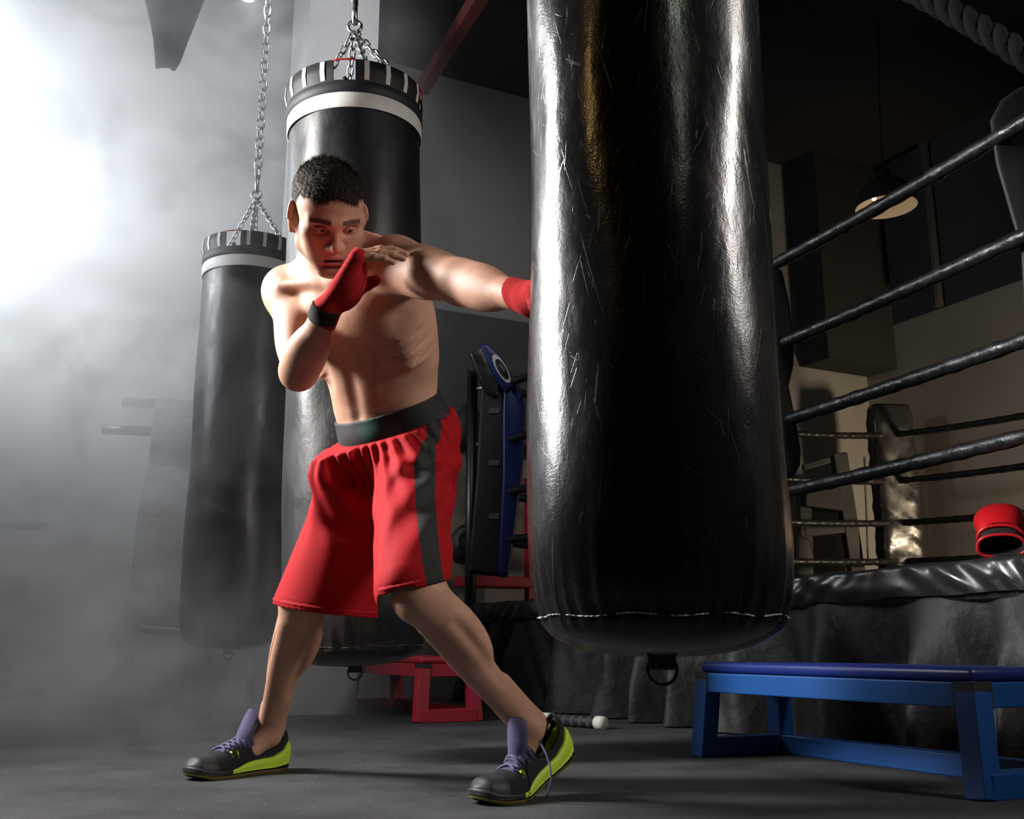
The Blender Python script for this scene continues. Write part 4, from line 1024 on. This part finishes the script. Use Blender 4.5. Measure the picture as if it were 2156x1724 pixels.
lim = np.where(qz > .018, line, np.minimum(line, side)); lim = np.where(qz < -.05, np.clip(side-(.9*(-.05-qz)), -.05, 1), lim)
capf.D = np.maximum(capf.D+.0006*np.sin(qx*520+qz*190), (lim-qy)*.8).astype(np.float32)
Vc, Fc = capf.mesh(); hair = mesh_obj('hair', Vc, Fc, M['hair'], person)
def strands(n=9000):
    V = []; Fq = []; r = np.random.RandomState(11); q = (Vc-HO)@np.array(HA).T
    ctr = np.array([0, .04, -.02]); pick = r.randint(0, len(Vc), n)
    for i in pick:
        p = q[i]; nrm = nz((p-ctr)/np.array([.078, .083, .099])**2)
        if nrm[1] < -.3: continue
        fwd = np.array([.12*r.randn()+.25*(p[2] > .0)*1, 0, .8])+.25*r.randn(3)*np.array([1, .4, .6]); top = np.clip((p[1]-.055)/.05, 0, 1)
        if top < .3: fwd = np.array([0, -.8, .15])+.25*r.randn(3)
        fwd = fwd-nrm*fwd.dot(nrm); L_ = (.006+.015*top)*(.6+.8*r.rand()); d0 = nz(nrm*(.15+.35*top*r.rand())+fwd*.9)
        w_ = nz(np.cross(d0, nrm+.3*r.randn(3)))*.00042; pts = [p-nrm*.001, p+d0*L_*.5+nrm*.001, p+d0*L_-nrm*(.001+.003*r.rand())]
        b0 = len(V)
        for t, pt in zip((1, .8, .1), pts):
            for s_ in (-1, 1): V.append(HO+HX*(pt+w_*s_*t)[0]+HY*(pt+w_*s_*t)[1]+HZ*(pt+w_*s_*t)[2])
        Fq += [(b0, b0+1, b0+3, b0+2), (b0+2, b0+3, b0+5, b0+4)]
    return V, Fq
Vs, Fs = strands(3000 if QUICK else 9000); so = mesh_obj('hair_strands', Vs, Fs, M['hair'], hair, smooth=False); so['kind'] = 'stuff'

# ---------------- hand wraps
M['wrap'] = mat('red_cotton_wrap', (.33, .012, .014), .95, spec=.15, bump=(330, .5, .0012))
M['velcro'] = mat('black_velcro', (.012, .012, .012), .95, bump=(500, .6, .001))
def wrap(prims, a, kn, extra, n_axis, lo_t, hi_t, box_c, box_r, name, h):
    f = Field(box_c-box_r, box_c+box_r, h).run(prims)
    X, Y, Z = np.meshgrid(*f.ax, indexing='ij'); d_ = kn-a; L_ = np.linalg.norm(d_); d_ = d_/L_
    t = (X-a[0])*d_[0]+(Y-a[1])*d_[1]+(Z-a[2])*d_[2]; s_ = (X-a[0])*n_axis[0]+(Y-a[1])*n_axis[1]+(Z-a[2])*n_axis[2]
    tt = t+.45*s_+.004*np.sin(t*60); g = np.mod(tt, .013)/.013
    f.D = (f.D-.0034-.0004*g).astype(np.float32)
    f.D = np.maximum(f.D, (t-hi_t-.2*s_)).astype(np.float32); f.D = np.maximum(f.D, (lo_t-t-.12*s_)).astype(np.float32)
    V, F = f.mesh(); return mesh_obj(name, V, F, M['wrap'], person)
hR = wrap([p for p in B if p[0] == 'cap' and np.allclose(p[3][1], WR)]+HandR, WR, KC, None, lh, -.036, .0+np.linalg.norm(KC-WR)+.010, (WR+KC)/2, .13, 'hand_wrap', .0032 if QUICK else .0020)
armL = [p for p in B if p[0] == 'cap' and np.allclose(p[3][1], WL)]
hL = wrap(armL+HandL, WL, WL+fm*.08, None, fu, -.052, .066, WL+fm*.02, .12, 'hand_wrap', .0032 if QUICK else .0022)
# velcro patch round the right wrist
def cuff_patch(c, ax, r, a0, a1, w_, name, q=.8, nflat=None, parent=hR):
    A = ortho(ax, nflat); V = []; n = 20
    for i in range(n+1):
        a = a0+(a1-a0)*i/n
        for (dr, dt) in ((0, -w_), (.0018, -w_+.001), (.0018, w_-.001), (0, w_)):
            V.append(c+A[0]*(dt+.004*math.sin(a*2))+(A[1]*math.cos(a)*q+A[2]*math.sin(a))*(r+dr))
    Fq = [(i*4+j, i*4+j+1, (i+1)*4+j+1, (i+1)*4+j) for i in range(n) for j in range(3)]
    return mesh_obj(name, V, Fq, M['velcro'], parent)
dd = nz(WR-ER); cpt = WR+dd*.004
cb = nz(view_basis(688, 660)[2]); 
cuff_patch(cpt, dd, .0345, -1.15, .85, .023, 'velcro_patch', 1.0, cb)

# ================================================================ shorts
M['red_cloth'] = mat('red_satin_cloth', (.34, .003, .007), .8, spec=.2, bump=(500, .15, .0006))
M['black_cloth'] = mat('black_cloth', (.012, .014, .014), .8, bump=(500, .15, .0006))
M['elastic'] = mat('black_elastic', (.008, .008, .009), .75)
def green_badge(m, c, r_):
    nt = m.node_tree; L = nt.links; g = nt.nodes.new('ShaderNodeNewGeometry'); d = nt.nodes.new('ShaderNodeVectorMath'); d.operation = 'DISTANCE'
    L.new(g.outputs['Position'], d.inputs[0]); d.inputs[1].default_value = tuple(c)
    k = nt.nodes.new('ShaderNodeMapRange'); k.interpolation_type = 'SMOOTHSTEP'; k.inputs[1].default_value = r_*.35; k.inputs[2].default_value = r_; k.inputs[3].default_value = 1; k.inputs[4].default_value = 0; L.new(d.outputs['Value'], k.inputs[0])
    mx = nt.nodes.new('ShaderNodeMix'); mx.data_type = 'RGBA'; L.new(k.outputs[0], mx.inputs[0]); mx.inputs[6].default_value = (.008, .008, .009, 1); mx.inputs[7].default_value = (0, .055, .035, 1); L.new(mx.outputs[2], nt.nodes['Principled BSDF'].inputs['Base Color'])
WBC = P(818, 890, 2.40); _r, _u, _b = view_basis(820, 893); WBN = nz(_u*.955-_r*.225+FR*.20)
def shorts():
    h = .0042 if QUICK else .0030
    hemR, hemL = P(692, 1284, 2.555), P(868, 1238, 2.185)
    f = Field((-.64, 2.02, .36), (-.06, 2.74, .94), h)
    bandc = PEL+UP*.01
    X, Y, Z = np.meshgrid(*f.ax, indexing='ij')
    gR, gL = nz(hemR-HR), nz(hemL-HL)
    Rv, Uv, Bv = view_basis(800, 1100)
    f.run([ecap(PEL+UP*.035, PEL-UP*.06, .146, .152, FR, .84, .03), ecap(HR+S_*.03, hemR, .096, .136, Bv, .90, .05), ecap(HL-S_*.01+FR*.0, hemL, .098, .081, Bv, 1.0, .03)])
    f.run([ell(P(745, 945, 2.42), TA, (.046, .07, .05), .03), ell(P(712, 1030, 2.46), TA, (.040, .07, .09), .06), ell(P(922, 908, 2.48), TA, (.045, .06, .06), .04)])
    f.run([cap((HR+HL)/2, (HR+HL)/2-UP*.16-FR*.01, .09, .05, .05)])
    # folds
    px_ = (X*Rv[0]+Y*Rv[1]+Z*Rv[2]); py_ = (X*Uv[0]+Y*Uv[1]+Z*Uv[2])
    o0 = P(790, 940, 2.4); sx = px_-o0.dot(Rv); sy = py_-o0.dot(Uv)   # metres right / up of the front waist point
    ang = np.arctan2((X-PEL[0])*S_[0]+(Y-PEL[1])*S_[1]+(Z-PEL[2])*S_[2], (X-PEL[0])*FR[0]+(Y-PEL[1])*FR[1]+(Z-PEL[2])*FR[2])
    up_ = (X-PEL[0])*UP[0]+(Y-PEL[1])*UP[1]+(Z-PEL[2])*UP[2]
    pleat = np.exp(-np.maximum(0, -up_)/.065)
    f.D += (pleat*(.0045*np.sin(ang*31+2.5*np.sin(ang*2.0)+up_*12))).astype(np.float32)
    # drape folds: radiating from the crotch on the left-hand leg, long diagonals on the other
    lef = sstep(.015-sx, 0, .05)
    r_ = np.sqrt((sx-.05)**2+((sy-.02)*1.0)**2)
    f.D += (lef*.0130*np.sin(r_*60+1.3*np.sin(sx*18)+.6)*sstep(r_, .10, .17)*sstep(.33-r_, 0, .12)*sstep(sx+.155, 0, .06)).astype(np.float32)
    f.D += (lef*.0030*np.sin(r_*120+sx*60)*sstep(r_, .07, .16)*sstep(.30-r_, 0, .10)).astype(np.float32)
    rig = sstep(sx-.02, 0, .03)
    f.D += (rig*.0050*np.sin((sy*.82-sx*.65)*85+1.5*np.sin(sy*14))*(.35+.65*sstep(-sy, .0, .05))*(1-.5*sstep(-sy, .18, .26))).astype(np.float32)
    # crease between the legs
    f.run([cap(P(800, 1030, 2.36), P(802, 1200, 2.34), .006, .008, .022, 's')])
    # hollow below, cut at hems and at the waistband
    inner = Field(f.lo, f.lo+(f.n-1)*h, h); inner.run([ecap(HR+S_*.03+gR*.10, hemR+gR*.06, .088, .121, Bv, .86, .03), ecap(HL+gL*.12, hemL+gL*.06, .062, .062, Bv, 1.0, .03)])
    nR = nz(np.array([-.13, .10, -1.0])); nL = nz(np.array([.22, .1, -.97]))
    dR = (X-hemR[0])*nR[0]+(Y-hemR[1])*nR[1]+(Z-hemR[2])*nR[2]; dL = (X-hemL[0])*nL[0]+(Y-hemL[1])*nL[1]+(Z-hemL[2])*nL[2]
    side = ((X-(hemR[0]+hemL[0])/2)*.9-(Y-2.4)*.25 > .035)
    side = (sx > .018)
    f.D = np.maximum(f.D, np.where(side, dL, dR)).astype(np.float32)
    sR, sL = np.where(side, -9, dR), np.where(side, dL, -9); near = np.maximum(sR, sL) > -.07
    f.D = np.where(near, np.maximum(f.D, -inner.D), f.D).astype(np.float32)
    f.D = np.maximum(f.D, (X-WBC[0])*WBN[0]+(Y-WBC[1])*WBN[1]+(Z-WBC[2])*WBN[2]+.022).astype(np.float32)
    f.D = np.where(near, f.D, f.D-.006*sstep((X-WBC[0])*WBN[0]+(Y-WBC[1])*WBN[1]+(Z-WBC[2])*WBN[2]+.10, 0, .06)*((X-WBC[0])*WBN[0]+(Y-WBC[1])*WBN[1]+(Z-WBC[2])*WBN[2] < -.024)).astype(np.float32)
    # stitched hem
    hem_d = np.where(side, dL, dR); f.D = (f.D-.0022*sstep(.004-np.abs(hem_d+.012), 0, .003)+.0014*sstep(.002-np.abs(hem_d+.0165), 0, .001)).astype(np.float32)
    V, F = f.mesh()
    c = V[F].mean(1); cx = c@Rv-o0.dot(Rv); cy = c@Uv-o0.dot(Uv)
    # black side panel down the outside of the left leg
    t = np.clip(-cy/.30, 0, 1)
    ce = np.interp(-cy, [-.02, .0, .05, .12, .20, .27, .33], [.136, .123, .114, .113, .119, .127, .139]); hw = np.interp(-cy, [0, .05, .3], [.017, .024, .019])
    pan = (np.abs(cx-ce) < hw) & ((c-PEL)@FR > -.2)
    o = mesh_obj('shorts', V, F, [M['red_cloth'], M['black_cloth']], person); o.data.polygons.foreach_set('material_index', pan.astype(int))
    return o
sh = shorts()
def waistband():
    h = .0042 if QUICK else .0028
    f = Field((-.56, 2.20, .68), (-.06, 2.72, 1.0), h)
    f.run([p for p in B[:5]]+B[-0:0]+[x for x in B if x[0] == 'ell' and np.linalg.norm(x[3][0]-W1) < .12])
    X, Y, Z = np.meshgrid(*f.ax, indexing='ij')
    # band plane tilts down towards the front left
    u = (X-WBC[0])*WBN[0]+(Y-WBC[1])*WBN[1]+(Z-WBC[2])*WBN[2]
    ang = np.arctan2((X-PEL[0])*S_[0]+(Y-PEL[1])*S_[1], (X-PEL[0])*FR[0]+(Y-PEL[1])*FR[1])
    f.D = (f.D-.0062).astype(np.float32); f.D = np.maximum(f.D, np.abs(u)-.031).astype(np.float32)
    V, F = f.mesh(); return mesh_obj('waistband', V, F, [M['elastic']], sh)
wb_ = waistband(); _vs = np.array([v.co for v in wb_.data.vertices]); _pt = P(768, 908, 2.33); green_badge(M['elastic'], _vs[np.argmin(np.linalg.norm(_vs-_pt, axis=1))], .042)
# dark green badge woven into the waistband front
# ================================================================ shoes
M['shoe_black'] = mat('black_shoe_mesh', (.012, .013, .014), .75, spec=.25, bump=(700, .4, .0008)); M['toe_cap'] = mat('toe_cap_rubber', (.026, .027, .028), .5, spec=.3, bump=(400, .3, .0006))
M['purple'] = mat('purple_knit', (.065, .055, .13), .8, bump=(420, .5, .001)); M['lace'] = mat('purple_lace', (.09, .078, .17), .8, bump=(900, .3, .0005))
M['lime'] = mat('lime_midsole', (.50, .72, .04), .45); M['gum'] = mat('gum_outsole', (.19, .15, .035), .3)
def build_shoe(heel, toe_dir, length, bend, pitch, label):
    """local: x from heel 0 to toe 1 * length, y to the foot's own left, z up; bend = toe hinge angle"""
    f_ = nz(np.array([toe_dir[0], toe_dir[1], 0])); s_ = np.array([-f_[1], f_[0], 0]); Lx = length; xb = .68*Lx
    def W(p):
        x, y, z = p
        if bend and x < xb:            # rear part swings up about the ball of the foot, smoothly
            t = min(1, (xb-x)/(.16*Lx)); a = bend*(t*t*(3-2*t)); 
            R_ = xb-x; 
            # integrate a smooth curl
            n = 8; px, pz = xb, 0.0; 
            for i in range(n):
                tt = min(1, ((i+.5)/n*R_)/(.16*Lx)); aa = bend*(tt*tt*(3-2*tt)); px -= R_/n*math.cos(aa); pz += R_/n*math.sin(aa)
            x2 = px+z*math.sin(a); z2 = pz+z*math.cos(a); x, z = x2, z2
        return heel_w+f_*x+s_*y+np.array([0, 0, 1.0])*z
    heel_w = np.array(heel, float)
    # outline (x fraction -> inner/outer half widths)
    fx = [0, .01, .03, .10, .25, .42, .58, .72, .86, .94, .98, .995, 1.0]; wl = [.006, .016, .025, .032, .033, .033, .042, .048, .045, .036, .024, .013, .004]; wr = [.006, .016, .025, .032, .031, .029, .038, .046, .043, .034, .022, .012, .004]
    def hw(t): return np.interp(t, fx, wl), np.interp(t, fx, wr)
    def zspring(t): return .012*max(0, (t-.80)/.20)**2+.004*max(0, (.08-t)/.08)
    shoe = empty('shoe', tuple(heel_w)); shoe.parent = person
    inv = Matrix.Translation(Vector(tuple(heel_w))).inverted()
    def sp(o): o.parent = shoe; o.matrix_parent_inverse = inv; return o
    # ---- sole parts: rings of outline at several heights
    def ring(grow, z_fn, n=72):
        pts = []
        for i in range(n):
            a = 2*math.pi*i/n; t = .5-.5*math.cos(a); l, r = hw(t); side = 1 if a < math.pi else -1
            y = (l if side > 0 else -r); e = abs(math.sin(a))
            y = y+side*grow*min(1, e*3); x = t*Lx+grow*(-math.cos(a))
            pts.append((x, y, z_fn(t, side)))
        return pts
    def stack(rings, name, m, split=None):
        n = len(rings[0]); V = [W(p) for r_ in rings for p in r_]
        F = [(j*n+i, j*n+(i+1) % n, (j+1)*n+(i+1) % n, (j+1)*n+i) for j in range(len(rings)-1) for i in range(n)]
        # caps as strips across
        for base, fl in ((0, 1), ((len(rings)-1)*n, 0)):
            for i in range(1, n//2):
                a, b, c, d_ = base+i, base+i+1, base+(n-i-1), base+(n-i)
                q = (a, b, c, d_ % (base+n) if d_ == base+n else d_)
                if len(set(q)) == 4: F.append(q if fl else q[::-1])
        o = mesh_obj(name, V, F, m)
        if split is not None:
            nq = (len(rings)-1)*n; mi = []
            for fi in range(len(o.data.polygons)):
                if fi >= nq: mi.append(1)
                else: i = fi % n; t = .5-.5*math.cos(2*math.pi*(i+.5)/n); mi.append(1 if t > split else 0)
            o.data.polygons.foreach_set('material_index', mi)
        return sp(o)
    g0 = lambda t, s: zspring(t)
    g1 = lambda t, s: zspring(t)+.010+.006*max(0, (.2-t)/.2)
    stack([ring(-.004, g0), ring(.001, lambda t, s: zspring(t)+.002), ring(.002, g1), ring(.001, lambda t, s: g1(t, s)+.002)], 'outsole', M['gum'])
    def mtop(t, s):     # lime sidewall: high at heel, wave in the middle, vanishing at the toe
        return zspring(t)+np.interp(t, [0, .04, .12, .22, .40, .52, .62, .70, .80, 1], [.078, .072, .052, .040, .038, .034, .024, .020, .022, .024])
    stack([ring(.0015, lambda t, s: g1(t, s)-.001), ring(.005, lambda t, s: g1(t, s)+(mtop(t, s)-g1(t, s))*.35), ring(.0040, lambda t, s: g1(t, s)+(mtop(t, s)-g1(t, s))*.8), ring(-.001, mtop), ring(-.006, lambda t, s: .012)], 'midsole', [M['lime'], M['toe_cap']], .66)
    # toe bumper
    def bum(t): return sstep(t, .58, .80)
    def upz(t): return np.interp(t, [0, .03, .08, .15, .22, .30, .38, .50, .62, .75, .86, .94, 1.0], [.085, .105, .102, .080, .070, .074, .090, .086, .072, .058, .052, .045, .022])
    # ---- upper: cross-sections
    n = 40; secs = []; st = np.concatenate([np.linspace(.0, .08, 6), np.linspace(.1, .9, 36), np.linspace(.92, 1.0, 8)])
    V = []; cols = []
    for t in st:
        l, r = hw(t); l -= .001; r -= .001; zt = upz(t)
        ro = .0 
        for i in range(n+1):
            a = math.pi*i/n; ca = math.cos(a); sa = math.sin(a); e = .62 if t < .3 else .72
            wy = (l if ca > 0 else r)
            narrow = 1-.38*np.interp(t, [0, .2, .45, .65, 1], [.6, .9, 1, .35, .1])*(sa**1.5)
            y = math.copysign(abs(ca)**e, ca)*wy*narrow; z = .008+zspring(t)+(zt-.008)*(sa**e)
            V.append(W((t*Lx, y, z)))
    m_ = n+1; F = []; mi = []
    for j in range(len(st)-1):
        for i in range(n):
            F.append((j*m_+i, j*m_+i+1, (j+1)*m_+i+1, (j+1)*m_+i)); t = st[j]; e = abs(i+.5-n/2)/(n/2)
            if t < .36 and e < (.62 if t > .05 else .40): F.pop(); continue                       # ankle opening
            mi.append(1 if t > .80 and True else 2 if (.30 < t < .70 and e < .34) else 0)
    F.append(tuple(range((len(st)-1)*m_, len(st)*m_))); mi.append(1)
    o = mesh_obj('upper', V, F, [M['shoe_black'], M['toe_cap'], M['purple']]); o.data.polygons.foreach_set('material_index', mi)
    so = o.modifiers.new('thickness', 'SOLIDIFY'); so.thickness = .0035; so.offset = 1; sp(o)
    # collar roll
    col = []
    for s2 in (1, -1):
        seq = []
        for t in np.linspace(.04, .37, 14):
            i = n/2*(1+s2*(.40+.22*sstep(np.array(t), .04, .08))); a = math.pi*i/n; l, r = hw(t); ca, sa = math.cos(a), math.sin(a)
            narrow = 1-.38*np.interp(t, [0, .2, .45, .65, 1], [.6, .9, 1, .35, .1])*(sa**1.5)
            y = math.copysign(abs(ca)**.62, ca)*(l if ca > 0 else r)*narrow; z = .008+(upz(t)-.008)*(sa**.62); seq.append((t*Lx, y, z))
        col.append(seq)
    path = col[0][::-1]+[(.022*Lx, 0, .108)]+col[1]
    sp(MB().tube([W(p) for p in path], .0048, 10).build('collar', M['shoe_black']))
    # heel tab
    # tongue
    V = []; tn = 16
    for j in range(tn+1):
        t = j/tn; x = (.56-.16*t)*Lx; z = np.interp(t, [0, .3, .6, 1], [.074, .094, .122, .160]); w_ = np.interp(t, [0, .5, .8, .93, 1], [.018, .029, .029, .022, .008])
        for i in range(9):
            c = (i-4)/4; V.append(W((x-.016*c*c, w_*c, z-.012*c*c)))
    F = [(j*9+i, j*9+i+1, (j+1)*9+i+1, (j+1)*9+i) for j in range(tn) for i in range(8)]
    tg = mesh_obj('tongue', V, F, M['purple']); so = tg.modifiers.new('thickness', 'SOLIDIFY'); so.thickness = .007; so.offset = 0; sp(tg)
    # laces: criss-cross, plus the two loose ends
    def surf(t, yy, lift=.006):
        l, r = hw(t); w_ = (l if yy > 0 else r)
        # invert the section roughly
        best = None
        for i in range(0, n+1):
            a = math.pi*i/n; ca, sa = math.cos(a), math.sin(a); narrow = 1-.38*np.interp(t, [0, .2, .45, .65, 1], [.6, .9, 1, .35, .1])*(sa**1.5)
            y = math.copysign(abs(ca)**.72, ca)*w_*narrow
            if best is None or abs(y-yy) < best[0]: best = (abs(y-yy), .008+zspring(t)+(upz(t)-.008)*(sa**.72))
        return (t*Lx, yy, best[1]+lift)
    k_ = 6
    for r_ in range(k_):
        t0, t1 = .41+.050*r_, .41+.050*(r_+1)
        for s2 in (1, -1):
            q = [W(surf(t0+(t1-t0)*u, s2*(.026-.052*u)*(1+.15*math.sin(u*3)), .0055+.003*math.sin(math.pi*u))) for u in np.linspace(0, 1, 8)]
            sp(MB().tube(q, .0031, 8).build('lace', M['lace']))
    q = [W(surf(.41, (.026-.052*u), .008+.004*math.sin(math.pi*u))) for u in np.linspace(0, 1, 10)]; sp(MB().tube(q, .0031, 8).build('lace', M['lace']))
    # lime eyestay loops
    for s2 in (1, -1):
        for t in (.60, .66):
            for dt in (-.010, .010):
                q = [W(surf(t+dt*.6, s2*.029, .0035)), W(surf(t+dt*.3+.0, s2*.034, .0030)), W(surf(t, s2*.039, .0030))]
                sp(MB().tube(q, .0016, 6).build('lace_loop', M['lime']))
    return shoe, W, surf
hr_ = P(598, 1612, 2.87); hr_[2] = 0
shR, WR_, _ = build_shoe(hr_, TOE_R, .305, 0, 0, '')
tl = P(1000, 1690, 2.235); tl[2] = 0
dl = nz(np.array([-.735, -.68, 0])); Lf = .30; ballx = .68*Lf
heelL = tl-dl*Lf
shL, WL_, surfL = build_shoe(heelL, dl, Lf, rad(26), 0, '')
# loose lace end hanging off the outer side
q = [P(1136, 1560, 2.30), P(1149, 1585, 2.27), P(1158, 1612, 2.26), P(1161, 1640, 2.25), P(1156, 1662, 2.26), P(1147, 1682, 2.27)]
o = MB().tube(q, .0020, 8).build('loose_lace', M['lace']); o.parent = shL; o.matrix_parent_inverse = Matrix.Translation(Vector(tuple(heelL))).inverted()
# ================================================================ smoke
def smoke():
    mb = MB(); mb.box(((-4.6+.2)/2, 4.35, 1.9), (2.4, 1.95, 1.95))
    o = mb.build('smoke', None, smooth=False)
    m = D.materials.new('white_smoke'); m.use_nodes = True; nt = m.node_tree; nt.nodes.clear(); L = nt.links
    out = nt.nodes.new('ShaderNodeOutputMaterial'); vs = nt.nodes.new('ShaderNodeVolumePrincipled'); L.new(vs.outputs[0], out.inputs['Volume'])
    vs.inputs['Color'].default_value = (.93, .95, .97, 1); vs.inputs['Anisotropy'].default_value = .1
    g = nt.nodes.new('ShaderNodeNewGeometry'); sep = nt.nodes.new('ShaderNodeSeparateXYZ'); L.new(g.outputs['Position'], sep.inputs[0])
    def mth(op, a, b=None, c=None):
        n = nt.nodes.new('ShaderNodeMath'); n.operation = op
        for i, x in enumerate((a, b, c)):
            if x is None: continue
            if isinstance(x, (int, float)): n.inputs[i].default_value = x
            else: L.new(x, n.inputs[i])
        return n.outputs[0]
    def rng(x, a, b, c, d_):
        n = nt.nodes.new('ShaderNodeMapRange'); n.interpolation_type = 'SMOOTHSTEP'; L.new(x, n.inputs[0])
        for i, v in enumerate((a, b, c, d_)): n.inputs[i+1].default_value = v
        return n.outputs[0]
    gx = rng(sep.outputs[0], -.25, -2.0, 0.0, 1.0)
    gy = rng(mth('MULTIPLY_ADD', sep.outputs[0], -.75, sep.outputs[1]), 4.3, 6.2, 0.0, 1.5)
    gz = rng(sep.outputs[2], .1, 1.6, .75, 1.0)
    mp = nt.nodes.new('ShaderNodeMapping'); mp.inputs['Scale'].default_value = (.9, .9, 1.3); L.new(g.outputs['Position'], mp.inputs[0])
    n1 = nt.nodes.new('ShaderNodeTexNoise'); n1.inputs['Scale'].default_value = 2.0; n1.inputs['Detail'].default_value = 5; n1.inputs['Distortion'].default_value = 1.6; L.new(mp.outputs[0], n1.inputs['Vector'])
    wis = rng(n1.outputs[0], .38, .66, .2, 1.6)
    d_ = mth('MULTIPLY', mth('MULTIPLY', mth('MULTIPLY', gx, gy), wis), gz)
    fl = mth('MULTIPLY', mth('MULTIPLY', rng(sep.outputs[2], .75, .05, 0.0, .28), rng(sep.outputs[0], -.35, -1.5, 0.0, 1.0)), mth('MULTIPLY', rng(sep.outputs[1], 2.55, 3.3, 0.0, 1.0), wis))
    d_ = mth('ADD', d_, fl)
    L.new(mth('MULTIPLY', d_, SMOKE_D), vs.inputs['Density'])
    o.data.materials.append(m)
    tag(o, 'drifting white smoke filling the left side of the gym', 'smoke', kind='stuff')
SMOKE_D = 1.1
smoke()
